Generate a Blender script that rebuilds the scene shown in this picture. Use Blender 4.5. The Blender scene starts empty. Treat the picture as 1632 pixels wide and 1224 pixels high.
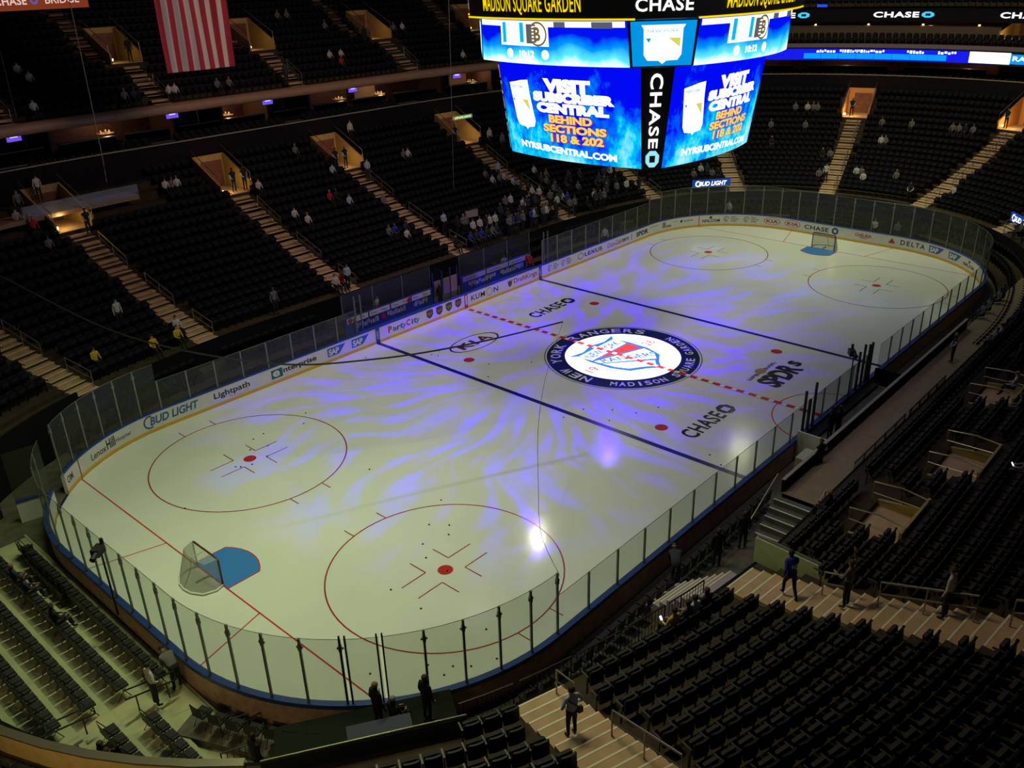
import bpy, math, random
import numpy as np
from mathutils import Vector, Matrix
R_ = random.Random(7)
sc = bpy.context.scene
COL = sc.collection
pi = math.pi

# ---------------------------------------------------------------- camera, world, exposure, big lights
CAMPOS = Vector((-39.431, -27.492, 20.8685))
CR = Vector((0.66877479, -0.74295074, -0.02764929))
CD = Vector((-0.33404384, -0.26705264, -0.90393451))
CF = Vector((0.66419500, 0.61376468, -0.42677619))
FPX = 1404.15
cd = bpy.data.cameras.new('camera'); cam = bpy.data.objects.new('camera', cd); COL.objects.link(cam)
cd.sensor_fit = 'HORIZONTAL'; cd.sensor_width = 36.0; cd.lens = 36.0 * FPX / 1632.0
cd.clip_start = 0.1; cd.clip_end = 500
m3 = Matrix((CR, -CD, -CF)).transposed()
cam.matrix_world = Matrix.Translation(CAMPOS) @ m3.to_4x4()
sc.camera = cam
sc.view_settings.view_transform = 'Standard'
sc.view_settings.look = 'None'
sc.view_settings.exposure = 0.0
sc.view_settings.gamma = 1.0
sc.view_settings.use_curve_mapping = False
sc.cycles.max_bounces = 6
sc.cycles.diffuse_bounces = 2
sc.cycles.glossy_bounces = 3
sc.cycles.transparent_max_bounces = 16
sc.cycles.sample_clamp_indirect = 4.0
w = bpy.data.worlds.new('arena_dark'); sc.world = w; w.use_nodes = True
bg = w.node_tree.nodes['Background']
bg.inputs[0].default_value = (0.40, 0.33, 0.42, 1); bg.inputs[1].default_value = 0.03

def area(name, loc, size, power, color, aim=None, shape='RECTANGLE', size_y=None, spread=180):
    l = bpy.data.lights.new(name, 'AREA'); l.shape = shape; l.size = size
    if size_y: l.size_y = size_y
    l.energy = power; l.color = color; l.spread = math.radians(spread)
    o = bpy.data.objects.new(name, l); COL.objects.link(o); o.location = loc
    d = Vector(aim if aim else (loc[0], loc[1], 0)) - Vector(loc)
    o.rotation_euler = d.to_track_quat('-Z', 'Y').to_euler()
    return o
def point(name, loc, power, color, r=.12):
    l = bpy.data.lights.new(name, 'POINT'); l.energy = power; l.color = color; l.shadow_soft_size = r
    o = bpy.data.objects.new(name, l); COL.objects.link(o); o.location = loc; return o
def spot(name, loc, aim, power, color, deg, blend=.2, r=.2):
    l = bpy.data.lights.new(name, 'SPOT'); l.energy = power; l.color = color; l.spot_size = math.radians(deg)
    l.spot_blend = blend; l.shadow_soft_size = r
    o = bpy.data.objects.new(name, l); COL.objects.link(o); o.location = loc
    o.rotation_euler = (Vector(aim) - Vector(loc)).to_track_quat('-Z', 'Y').to_euler(); return o
# catwalk floods over the two ends (greenish arc lamps) and the middle
area('end_flood', (-24, 0, 27), 10, 1180, (0.84, 1.0, 0.50), spread=95)
area('end_flood', (25, 2, 27), 10, 1000, (0.88, 1.0, 0.56), spread=95)
area('mid_flood', (-3, -13, 27), 8, 210, (0.90, 0.80, 1.0), aim=(-2, -7, 0), spread=90)
area('mid_flood', (3, 13, 27), 8, 230, (0.92, 0.78, 1.0), aim=(2, 7, 0), spread=90)
area('stand_flood', (0, 6, 27), 8, 1150, (1.0, 0.66, 0.44), aim=(-2, 30, 5), spread=150)
area('stand_flood', (30, 0, 27), 8, 1400, (1.0, 0.80, 0.48), aim=(50, 0, 5), spread=140)
area('stand_flood', (-22, -8, 24), 5, 520, (1.0, 0.86, 0.52), aim=(-26, -20, 2), spread=120)
spot('centre_spot', (0, 0, 11.6), (0, 0, 0), 12000, (1.0, 0.97, 1.0), 33.2, .06, .05)


area('parapet_fill', (-39.5, -11, 9), 1.5, 85, (1.0, .78, .35), aim=(-36, -8, 2), spread=120)  # added fill light, no known fixture: brightens the dark outer side of the parapet
def gobo(loc, power, color, rad):
    """projector hung under the scoreboard with a streaked pattern wheel: the pattern depends on the direction the light leaves in"""
    o = spot('gobo_spot', loc, (loc[0], loc[1], 0), power, color, 152, .25, rad)
    o.rotation_euler = (0, 0, 0)
    l = o.data; l.use_nodes = True; nt = l.node_tree; N = nt.nodes; K = nt.links
    em = [n for n in N if n.type == 'EMISSION'][0]
    tc = N.new('ShaderNodeTexCoord'); sp = N.new('ShaderNodeSeparateXYZ'); K.new(tc.outputs['Normal'], sp.inputs[0])
    def M(op, a, b=None, c=None, clamp=False):
        n = N.new('ShaderNodeMath'); n.operation = op; n.use_clamp = clamp
        for i, v in enumerate((a, b, c)):
            if v is None: continue
            if isinstance(v, (int, float)): n.inputs[i].default_value = v
            else: K.new(v, n.inputs[i])
        return n.outputs[0]
    X = M('DIVIDE', sp.outputs[0], sp.outputs[2]); Y = M('DIVIDE', sp.outputs[1], sp.outputs[2])
    r = M('SQRT', M('ADD', M('MULTIPLY', X, X), M('MULTIPLY', Y, Y)))
    def noise(vec, scale, det=2.0):
        n = N.new('ShaderNodeTexNoise'); n.inputs['Scale'].default_value = scale; n.inputs['Detail'].default_value = det
        K.new(vec, n.inputs['Vector']); return n.outputs['Fac']
    def comb(a, b, c):
        n = N.new('ShaderNodeCombineXYZ')
        for i, v in enumerate((a, b, c)):
            if isinstance(v, (int, float)): n.inputs[i].default_value = v
            else: K.new(v, n.inputs[i])
        return n.outputs[0]
    warp = noise(comb(X, Y, 0.0), 1.4, 1.0)
    th = M('ADD', M('ARCTAN2', Y, X), M('MULTIPLY', M('SUBTRACT', warp, .5), .55))
    cs, sn = M('COSINE', th), M('SINE', th)
    streak = noise(comb(M('MULTIPLY', cs, 8.5), M('MULTIPLY', sn, 8.5), M('MULTIPLY', r, 2.2)), 1.5, 3.0)
    s1 = M('MULTIPLY', M('SUBTRACT', streak, .485), 7.0, clamp=True)
    # keeps to the middle of the ice: fades in past the emblem, out before the corners
    fin = M('MULTIPLY', M('SUBTRACT', r, .26), 5.0, clamp=True)
    fout = M('MULTIPLY', M('SUBTRACT', 1.72, r), 1.25, clamp=True)
    comp = M('POWER', M('ADD', 1.0, M('MULTIPLY', r, r)), 1.75)
    ys = M('MULTIPLY', M('SUBTRACT', 1.25, M('ABSOLUTE', Y)), 1.6, clamp=True)
    tot = M('MULTIPLY', M('MULTIPLY', fin, M('MULTIPLY', fout, ys)), comp)
    K.new(tot, em.inputs[1])
    mx = N.new('ShaderNodeMix'); mx.data_type = 'RGBA'; K.new(s1, mx.inputs['Factor'])
    mx.inputs['A'].default_value = (.38, .34, .31, 1); mx.inputs['B'].default_value = (.30, .05, 3.6, 1)
    K.new(mx.outputs['Result'], em.inputs[0])
    return o
gobo((-5.05, 2.45, 11.5), 1500, (1, 1, 1), .16)
gobo((5.2, 4.6, 11.5), 1300, (1, 1, 1), .35)

# ---------------------------------------------------------------- helpers
MATS = {}
def mat(name, col, rough=.6, metal=0, emit=None, es=0, var=.0, vscale=3.0, spec=None, alpha=None, coat=0):
    if name in MATS: return MATS[name]
    m = bpy.data.materials.new(name); m.use_nodes = True; nt = m.node_tree
    p = nt.nodes['Principled BSDF']
    p.inputs['Base Color'].default_value = (*col, 1); p.inputs['Roughness'].default_value = rough
    p.inputs['Metallic'].default_value = metal
    if spec is not None: p.inputs['Specular IOR Level'].default_value = spec
    if coat: p.inputs['Coat Weight'].default_value = coat; p.inputs['Coat Roughness'].default_value = .08
    if emit: p.inputs['Emission Color'].default_value = (*emit, 1); p.inputs['Emission Strength'].default_value = es
    if var:
        n = nt.nodes.new('ShaderNodeTexNoise'); n.inputs['Scale'].default_value = vscale; n.inputs['Detail'].default_value = 3
        tc = nt.nodes.new('ShaderNodeTexCoord'); nt.links.new(tc.outputs['Object'], n.inputs['Vector'])
        cr = nt.nodes.new('ShaderNodeValToRGB'); nt.links.new(n.outputs['Fac'], cr.inputs[0])
        cr.color_ramp.elements[0].position = .3; cr.color_ramp.elements[1].position = .7
        cr.color_ramp.elements[0].color = (*[c * (1 - var) for c in col], 1)
        cr.color_ramp.elements[1].color = (*[min(1, c * (1 + var)) for c in col], 1)
        nt.links.new(cr.outputs[0], p.inputs['Base Color'])
    MATS[name] = m; return m
def emis(name, col, s):
    if name in MATS: return MATS[name]
    m = bpy.data.materials.new(name); m.use_nodes = True; nt = m.node_tree
    p = nt.nodes['Principled BSDF']; p.inputs['Base Color'].default_value = (.01, .01, .01, 1); p.inputs['Roughness'].default_value = .8
    p.inputs['Specular IOR Level'].default_value = 0
    p.inputs['Emission Color'].default_value = (*col, 1); p.inputs['Emission Strength'].default_value = s
    MATS[name] = m; return m
def glassmat(name, tint, gl=.06, rough=.15, milk=0.0):
    if name in MATS: return MATS[name]
    m = bpy.data.materials.new(name); m.use_nodes = True; nt = m.node_tree; nt.nodes.clear()
    o = nt.nodes.new('ShaderNodeOutputMaterial'); t = nt.nodes.new('ShaderNodeBsdfTransparent'); t.inputs[0].default_value = (*tint, 1)
    g = nt.nodes.new('ShaderNodeBsdfGlossy'); g.inputs['Roughness'].default_value = rough; g.inputs[0].default_value = (.8, .85, .8, 1)
    d = nt.nodes.new('ShaderNodeBsdfDiffuse'); d.inputs[0].default_value = (.55, .58, .52, 1)
    x = nt.nodes.new('ShaderNodeMixShader'); x.inputs[0].default_value = gl
    y = nt.nodes.new('ShaderNodeMixShader'); y.inputs[0].default_value = milk
    nt.links.new(t.outputs[0], x.inputs[1]); nt.links.new(g.outputs[0], x.inputs[2])
    nt.links.new(x.outputs[0], y.inputs[1]); nt.links.new(d.outputs[0], y.inputs[2]); nt.links.new(y.outputs[0], o.inputs[0])
    MATS[name] = m; return m

class MB:
    def __init__(s): s.v = []; s.f = []; s.m = []; s.mi = 0
    def add(s, vs, fs):
        b = len(s.v); s.v += [tuple(p) for p in vs]
        for f in fs: s.f.append([b + i for i in f]); s.m.append(s.mi)
    def box(s, c, h, ax=(1, 0, 0), up=(0, 0, 1)):
        c = Vector(c); x = Vector(ax).normalized(); z = Vector(up).normalized(); y = z.cross(x).normalized()
        vs = [c + x * (h[0] * i) + y * (h[1] * j) + z * (h[2] * k) for i in (-1, 1) for j in (-1, 1) for k in (-1, 1)]
        s.add(vs, [(0, 1, 3, 2), (4, 6, 7, 5), (0, 4, 5, 1), (2, 3, 7, 6), (0, 2, 6, 4), (1, 5, 7, 3)]); return s
    def tube(s, pts, r, n=6, cap=True):
        pts = [Vector(p) for p in pts]; rings = []
        for i, p in enumerate(pts):
            t = (pts[min(i + 1, len(pts) - 1)] - pts[max(i - 1, 0)]).normalized()
            a = t.cross(Vector((0, 0, 1)))
            if a.length < .05: a = t.cross(Vector((1, 0, 0)))
            a.normalize(); b = t.cross(a); rr = r[i] if isinstance(r, (list, tuple)) else r
            rings.append([p + (a * math.cos(2 * pi * k / n) + b * math.sin(2 * pi * k / n)) * rr for k in range(n)])
        vs = [q for g in rings for q in g]; fs = []
        for i in range(len(pts) - 1):
            for k in range(n): fs.append((i * n + k, i * n + (k + 1) % n, (i + 1) * n + (k + 1) % n, (i + 1) * n + k))
        if cap: fs += [tuple(range(n))[::-1], tuple((len(pts) - 1) * n + k for k in range(n))]
        s.add(vs, fs); return s
    def poly(s, pts): s.add(pts, [tuple(range(len(pts)))]); return s
    def sweep(s, rows):
        """rows: list of point lists, all the same length"""
        n = len(rows[0]); vs = [p for r in rows for p in r]
        s.add(vs, [(i * n + k, i * n + k + 1, (i + 1) * n + k + 1, (i + 1) * n + k) for i in range(len(rows) - 1) for k in range(n - 1)]); return s
    def mesh(s, name, mats, smooth=False):
        me = bpy.data.meshes.new(name); me.from_pydata(s.v, [], s.f)
        for m in (mats if isinstance(mats, (list, tuple)) else [mats]): me.materials.append(m)
        if any(s.m): me.polygons.foreach_set('material_index', s.m)
        if smooth: me.polygons.foreach_set('use_smooth', [True] * len(s.f))
        me.update(); return me
    def obj(s, name, mats, parent=None, smooth=False):
        o = bpy.data.objects.new(name, s.mesh(name, mats, smooth)); COL.objects.link(o)
        if parent: o.parent = parent
        return o
def mo(name, me, parent=None, loc=None, rz=None):
    o = bpy.data.objects.new(name, me); COL.objects.link(o)
    if parent: o.parent = parent
    if loc: o.location = loc
    if rz is not None: o.rotation_euler = (0, 0, rz)
    return o
def empty(name, loc=(0, 0, 0), rz=0):
    o = bpy.data.objects.new(name, None); COL.objects.link(o); o.location = loc; o.rotation_euler = (0, 0, rz)
    o.empty_display_size = .2; return o
def tag(o, label=None, cat=None, group=None, kind=None):
    if label: o['label'] = label
    if cat: o['category'] = cat
    if group: o['group'] = group
    if kind: o['kind'] = kind
    return o
def copy_tree(o, parent=None):
    c = o.copy(); COL.objects.link(c); c.parent = parent
    for ch in list(o.children): copy_tree(ch, c)
    return c
ORD = 'first second third fourth fifth sixth seventh eighth ninth tenth eleventh twelfth thirteenth fourteenth fifteenth sixteenth seventeenth eighteenth nineteenth twentieth'.split()
TENS = {20: 'twenty', 30: 'thirty', 40: 'forty', 50: 'fifty', 60: 'sixty'}
def ordn(i):
    """i from 0"""
    if i < 20: return ORD[i]
    t, r = divmod(i + 1, 10)
    return TENS[t * 10] + '-' + ORD[r - 1] if r else {3: 'thirtieth', 4: 'fortieth', 5: 'fiftieth', 6: 'sixtieth'}[t]
def px(p):
    d = Vector(p) - CAMPOS; z = d.dot(CF)
    if z < .5: return None
    return 816 + FPX * d.dot(CR) / z, 612 + FPX * d.dot(CD) / z, z
def inframe(p, mg=60):
    q = px(p); return q is not None and -mg < q[0] < 1632 + mg and -mg < q[1] < 1224 + mg

# text as flat mesh data: list of (verts2d, faces), width and height
_T = {}
def text2d(s, bold=.0, spacing=1.0, shear=0.0):
    key = (s, bold, spacing, shear)
    if key in _T: return _T[key]
    c = bpy.data.curves.new('t', 'FONT'); c.body = s; c.offset = bold; c.space_character = spacing; c.shear = shear; c.resolution_u = 3
    o = bpy.data.objects.new('t', c); COL.objects.link(o); bpy.context.view_layer.update()
    me = bpy.data.meshes.new_from_object(o.evaluated_get(bpy.context.evaluated_depsgraph_get()))
    vs = [(v.co.x, v.co.y) for v in me.vertices]; fs = [tuple(p.vertices) for p in me.polygons]
    bpy.data.objects.remove(o); bpy.data.curves.remove(c); bpy.data.meshes.remove(me)
    x0 = min(v[0] for v in vs); x1 = max(v[0] for v in vs); y0 = min(v[1] for v in vs); y1 = max(v[1] for v in vs)
    vs = [((x - x0) / (x1 - x0), (y - y0) / (y1 - y0)) for x, y in vs]
    _T[key] = (vs, fs); return _T[key]
def put_text(mb, s, x0, x1, y0, y1, fmap, bold=.0, spacing=1.0, shear=0.0):
    vs, fs = text2d(s, bold, spacing, shear)
    mb.add([fmap(x0 + (x1 - x0) * a, y0 + (y1 - y0) * b) for a, b in vs], fs)
def disc(mb, cx, cy, r, fmap, n=24, ry=None, r0=None, a0=0, a1=2 * pi):
    ry = ry or r
    if r0 is None: mb.add([fmap(cx + r * math.cos(a0 + (a1 - a0) * i / n), cy + ry * math.sin(a0 + (a1 - a0) * i / n)) for i in range(n + (a1 - a0 < 6.28))], [tuple(range(n + (a1 - a0 < 6.28)))])
    else:
        k = r0 / r; vs = []
        for i in range(n + 1):
            a = a0 + (a1 - a0) * i / n
            vs += [fmap(cx + r * math.cos(a), cy + ry * math.sin(a)), fmap(cx + r0 * math.cos(a), cy + ry * k * math.sin(a))]
        mb.add(vs, [(2 * i, 2 * i + 1, 2 * i + 3, 2 * i + 2) for i in range(n)])
def scribble(mb, x0, x1, y0, y1, fmap):
    """a row of small strokes for writing too far away to be read"""
    r = random.Random(int(abs(x0 * 100))); x = x0
    while x < x1 - .02:
        w_ = (y1 - y0) * r.choice((.18, .3, .45)); h0, h1 = r.choice(((0, 1), (0, .7), (.3, 1), (0, 1)))
        mb.poly([fmap(x, y0 + (y1 - y0) * h0), fmap(min(x + w_, x1), y0 + (y1 - y0) * h0), fmap(min(x + w_, x1), y0 + (y1 - y0) * h1), fmap(x, y0 + (y1 - y0) * h1)])
        x += w_ + (y1 - y0) * .16
def octagon(mb, cx, cy, r, fmap, ry=None):
    """ring of four blades round a square, the bank's mark"""
    ry = ry or r
    for q in range(4):
        a = q * pi / 2; c, s_ = math.cos(a), math.sin(a)
        pts = [(-.42, 1), (.42, 1), (1, .42), (.45, .42), (-.42, .42)]
        mb.poly([fmap(cx + (x * c - y * s_) * r, cy + (x * s_ + y * c) * ry) for x, y in pts])

# ---------------------------------------------------------------- plan curves
RR = 8.5344; HX = 30.48; HY = 12.954; SX, SY = HX - RR, HY - RR; QL = RR * pi / 2; PHALF = SX + QL + SY
def rink(s, off=0.0):
    """s: metres along the boards, 0 at the middle of the bench side, positive towards the far end; returns point and outward normal"""
    s = (s + 2 * PHALF) % (4 * PHALF) - 2 * PHALF
    sg = 1 if s >= 0 else -1; a = abs(s)
    fl = 1
    if a > PHALF: a = 2 * PHALF - a; fl = -1
    if a <= SX: p = (a, HY); n = (0, 1)
    elif a <= SX + QL:
        t = (a - SX) / RR; n = (math.sin(t), math.cos(t)); p = (SX + RR * n[0], SY + RR * n[1])
    else: p = (HX, SY - (a - SX - QL)); n = (1, 0)
    return Vector(((p[0] + n[0] * off) * sg, (p[1] + n[1] * off) * fl, 0)), Vector((n[0] * sg, n[1] * fl, 0))
PHI = math.radians(17); RA = 42.; RB = 15.8; BX = 25.28 - RB * math.sin(PHI); S4 = 13 + RA * PHI + RB * (pi / 2 - PHI); TOT = 4 * S4
def bowl(u, d):
    """u: metres along the front row clockwise from the middle of the bench side; d: metres outwards"""
    u = u % TOT; q = int(u // S4) % 4; a = u - q * S4
    s = a if q in (0, 2) else S4 - a
    if s <= 13: p = (s, 16.95 + d); n = (0, 1)
    elif s <= 13 + RA * PHI:
        t = (s - 13) / RA; n = (math.sin(t), math.cos(t)); p = (13 + (RA + d) * n[0], -25.05 + (RA + d) * n[1])
    else:
        t = PHI + (s - 13 - RA * PHI) / RB; n = (math.sin(t), math.cos(t)); p = (BX + (RB + d) * n[0], (RB + d) * n[1])
    gx = 1 if q in (0, 1) else -1; gy = 1 if q in (0, 3) else -1
    return Vector((p[0] * gx, p[1] * gy, 0)), Vector((n[0] * gx, n[1] * gy, 0))
def sca(u, d):
    return (bowl(u + .05, d)[0] - bowl(u, d)[0]).length / .05
def bp_(u, d, z): p, n = bowl(u, d); p.z = z; return p
ROWT = .86; NROW = 18
def zrow(k): return 2.2 + .21 * k + .009 * k * k
UROWT = .85
def zup(k): return 13.0 + .5 * k
def usamples(u0, u1, cuts=(), step=1.3):
    n = max(1, int((u1 - u0) / step)); a = [u0 + (u1 - u0) * i / n for i in range(n + 1)] + [c for c in cuts if u0 < c < u1]
    return sorted(set(round(x, 3) for x in a))

# ---------------------------------------------------------------- materials
M_floor = mat('arena_floor', (.10, .09, .07), .7, var=.25)
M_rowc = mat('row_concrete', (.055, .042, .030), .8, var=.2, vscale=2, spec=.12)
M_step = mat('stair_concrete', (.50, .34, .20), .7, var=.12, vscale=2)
M_nose = mat('stair_nosing', (.80, .72, .58), .6)
M_seat = mat('seat_black', (.010, .009, .009), .5, var=.3, vscale=9, spec=.3)
M_seatf = mat('seat_dark_far', (.010, .010, .015), .7, spec=.15)
M_arm = mat('armrest_grey', (.07, .07, .07), .35, metal=.3)
M_rail = mat('rail_steel', (.42, .38, .30), .35, metal=.8)
M_blackrail = mat('rail_black', (.02, .02, .02), .4)
M_white = mat('board_white', (.72, .70, .72), .35, var=.03)
M_yellow = mat('kick_yellow', (.72, .45, .06), .45)
M_blue = mat('cap_blue', (.02, .055, .28), .4)
M_back = mat('board_back', (.50, .31, .21), .6, var=.2)
M_glass = glassmat('rink_glass', (.84, .86, .83), .02, .35, .022)
M_glasse = mat('glass_edge', (.12, .14, .11), .3)
M_post = mat('glass_post', (.20, .21, .18), .35, metal=.4)
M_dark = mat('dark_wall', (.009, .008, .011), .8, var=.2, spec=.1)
M_ledge = mat('suite_ledge', (.34, .31, .27), .6)
M_tube = mat('fascia_tan', (.36, .22, .15), .55, var=.06)
M_warm = mat('portal_wall', (.42, .29, .12), .7, var=.1)
M_suite = mat('suite_wood', (.16, .06, .04), .6, var=.3)
M_counter = mat('suite_counter', (.30, .28, .27), .4)
M_black = mat('matte_black', (.008, .008, .01), .6)
M_bulb = emis('warm_bulb', (1.0, .72, .25), 9.0)

# ---------------------------------------------------------------- floor and ice
mb = MB()
mb.sweep([[rink(s * 4 * PHALF / 120 - 2 * PHALF, .12) [0] + Vector((0, 0, .0)) for s in range(121)], [bp_((TOT / 120 * ((s - 60) % 120)) , .5, 0) for s in range(121)]])
fl = mb.obj('floor', M_floor); fl['kind'] = 'structure'
# ice: a slab following the boards, glossy and slightly uneven in tone
def icemat():
    m = bpy.data.materials.new('ice'); m.use_nodes = True; nt = m.node_tree; p = nt.nodes['Principled BSDF']
    tc = nt.nodes.new('ShaderNodeTexCoord'); n = nt.nodes.new('ShaderNodeTexNoise'); n.inputs['Scale'].default_value = .16; n.inputs['Detail'].default_value = 4
    nt.links.new(tc.outputs['Object'], n.inputs['Vector'])
    cr = nt.nodes.new('ShaderNodeValToRGB'); nt.links.new(n.outputs['Fac'], cr.inputs[0])
    cr.color_ramp.elements[0].position = .3; cr.color_ramp.elements[1].position = .7
    cr.color_ramp.elements[0].color = (.66, .68, .68, 1); cr.color_ramp.elements[1].color = (.74, .75, .75, 1)
    nt.links.new(cr.outputs[0], p.inputs['Base Color'])
    n2 = nt.nodes.new('ShaderNodeTexNoise'); n2.inputs['Scale'].default_value = 1.2; nt.links.new(tc.outputs['Object'], n2.inputs['Vector'])
    mr = nt.nodes.new('ShaderNodeMapRange'); mr.inputs['To Min'].default_value = .10; mr.inputs['To Max'].default_value = .20
    nt.links.new(n2.outputs['Fac'], mr.inputs[0]); nt.links.new(mr.outputs[0], p.inputs['Roughness'])
    p.inputs['Specular IOR Level'].default_value = .35
    return m
M_ice = icemat(); MATS['ice'] = M_ice
ring = [rink(s * 4 * PHALF / 160 - 2 * PHALF, -.02)[0] for s in range(160)]
ice = empty('ice_rink')
tag(ice, 'white ice sheet of the hockey rink inside the oval boards', 'ice rink')
mb = MB(); mb.poly([(p.x, p.y, .02) for p in ring][::-1]); mb.sweep([[(p.x, p.y, .02) for p in ring + ring[:1]], [(p.x, p.y, -.05) for p in ring + ring[:1]]])
mb.obj('ice_surface', M_ice, ice)
def paint(name, col): return mat(name, col, .2, spec=.35)
P_red = paint('ice_paint_red', (.50, .035, .03)); P_blue = paint('ice_paint_blue', (.015, .015, .16)); P_thin = paint('ice_paint_thin_red', (.30, .03, .04))
P_crease = paint('ice_paint_crease', (.05, .21, .66)); P_black = paint('ice_paint_black', (.02, .02, .03)); P_white = paint('ice_paint_white', (.80, .80, .80))
P_navy = paint('ice_paint_navy', (.015, .025, .09)); P_logob = paint('ice_logo_blue', (.02, .12, .40)); P_gold = paint('ice_paint_gold', (.35, .28, .08))
ZI = .024
flat = lambda x, y: (x, y, ZI)
def im(z): return lambda x, y: (x, y, z)
def rect(mb, x0, x1, y0, y1, f=flat): mb.poly([f(x0, y0), f(x1, y0), f(x1, y1), f(x0, y1)])
ft = .3048
for sx in (-1, 1):
    mb = MB(); rect(mb, sx * 25.5 * ft - .15, sx * 25.5 * ft + .15, -HY, HY); o = mb.obj('blue_line', P_blue, ice)
    yb = SY + math.sqrt(RR ** 2 - (27.127 - SX) ** 2)
    mb = MB(); rect(mb, sx * 27.127 - .03, sx * 27.127 + .03, -yb, yb); mb.obj('goal_line', P_red, ice)
    mb = MB()
    for sy in (-1, 1):
        a = Vector((sx * 27.13, sy * 11 * ft, 0)); b = Vector((sx * HX, sy * 14 * ft, 0)); d = (b - a).normalized(); n = Vector((-d.y, d.x, 0)) * .025
        mb.poly([flat(*(a + n).xy), flat(*(b + n).xy), flat(*(b - n).xy), flat(*(a - n).xy)])
    mb.obj('trapezoid_line', P_red, ice)
    # crease
    g = sx * 27.1
    pts = [(g, -4 * ft), (g - sx * 4.5 * ft, -4 * ft)] + [(g - sx * math.sqrt(max(0, (6 * ft) ** 2 - (y * ft) ** 2)), y * ft) for y in (-3.6, -3, -2, -1, 0, 1, 2, 3, 3.6)] + [(g - sx * 4.5 * ft, 4 * ft), (g, 4 * ft)]
    mb = MB(); mb.poly([flat(*p) for p in (pts if sx < 0 else pts[::-1])]); cr = mb.obj('goal_crease', P_crease, ice); cr['label'] = 'blue goal crease'
    mb = MB()
    for p, q in zip(pts, pts[1:]):
        a = Vector((*p, 0)); b = Vector((*q, 0)); d = (b - a).normalized(); n = Vector((-d.y, d.x, 0)) * .025
        mb.poly([(*(a + n).xy, ZI + .003), (*(b + n).xy, ZI + .003), (*(b - n).xy, ZI + .003), (*(a - n).xy, ZI + .003)])
    mb.obj('crease_outline', P_red, cr)
    for sy in (-1, 1):
        cx, cy = sx * 69 * ft, sy * 22 * ft
        mb = MB(); disc(mb, cx, cy, 15 * ft + .03, flat, 72, r0=15 * ft - .03)
        for ax in (-1, 1):
            for ay in (-1, 1):
                rect(mb, cx + ax * .86 - .025, cx + ax * .86 + .025, cy + ay * 4.52, cy + ay * 5.12)
        mb.obj('faceoff_circle', P_thin, ice)
        mb = MB(); disc(mb, cx, cy, .305, flat, 24); mb.obj('faceoff_spot', P_red, ice)
        mb = MB()
        for ax in (-1, 1):
            for ay in (-1, 1):
                rect(mb, *sorted((cx + ax * .61, cx + ax * 1.83)), cy + ay * .46 - .025, cy + ay * .46 + .025)
                rect(mb, cx + ax * .61 - .025, cx + ax * .61 + .025, *sorted((cy + ay * .46, cy + ay * 1.35)))
        mb.obj('faceoff_marks', P_thin, ice)
        mb = MB(); disc(mb, sx * 20 * ft, cy, .33, flat, 24); mb.obj('neutral_spot', P_red, ice)
mb = MB()
y = -HY
while y < HY:
    if not abs(y + .22) < .0: rect(mb, -.15, .15, y, min(y + .44, HY), im(.034))
    y += .72
for s_ in (-.15, .13): rect(mb, s_, s_ + .02, -HY, HY, im(.033))
cl = mb.obj('centre_line', P_red, ice); cl['label'] = 'dashed red centre line'
mb = MB(); rect(mb, -.15, .15, -HY, HY, im(.030)); mb.obj('line_backing', P_white, cl)
mb = MB(); disc(mb, 0, -HY, 3.08, flat, 40, r0=3.02, a0=0, a1=pi); mb.obj('referee_crease', P_red, ice)
# centre emblem
em = empty('centre_emblem'); em.parent = ice; em['label'] = 'round navy and white team emblem at centre ice'
mb = MB(); disc(mb, 0, 0, 4.62, flat, 96, r0=4.57); disc(mb, 0, 0, 4.47, flat, 96, r0=3.4); mb.obj('emblem_ring', P_navy, em)
mb = MB(); disc(mb, 0, 0, 3.4, flat, 96); mb.obj('emblem_field', P_white, em)
def arc_text(mb, s, r, h, a0, a1, inward, z=.028, bold=.02):
    n = len(s); A = [a0 + (a1 - a0) * (i + .5) / n for i in range(n)]
    w = abs(a1 - a0) * r / n * .78
    for ch, a in zip(s, A):
        if ch == ' ': continue
        c = Vector((math.cos(a) * r, math.sin(a) * r)); rad = Vector((math.cos(a), math.sin(a)))
        up = -rad if inward else rad; rt = Vector((up.y, -up.x)); ww = w * (.35 if ch == 'I' else 1)
        put_text(mb, ch, -ww / 2, ww / 2, -h / 2, h / 2, lambda x, y: (c.x + rt.x * x + up.x * y, c.y + rt.y * x + up.y * y, z), bold)
mb = MB(); arc_text(mb, 'NEW YORK RANGERS', 3.94, .62, math.radians(190), math.radians(14), False)
arc_text(mb, 'MADISON SQUARE GARDEN', 3.94, .5, math.radians(205), math.radians(352), True); mb.obj('emblem_lettering', P_white, em)
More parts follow.
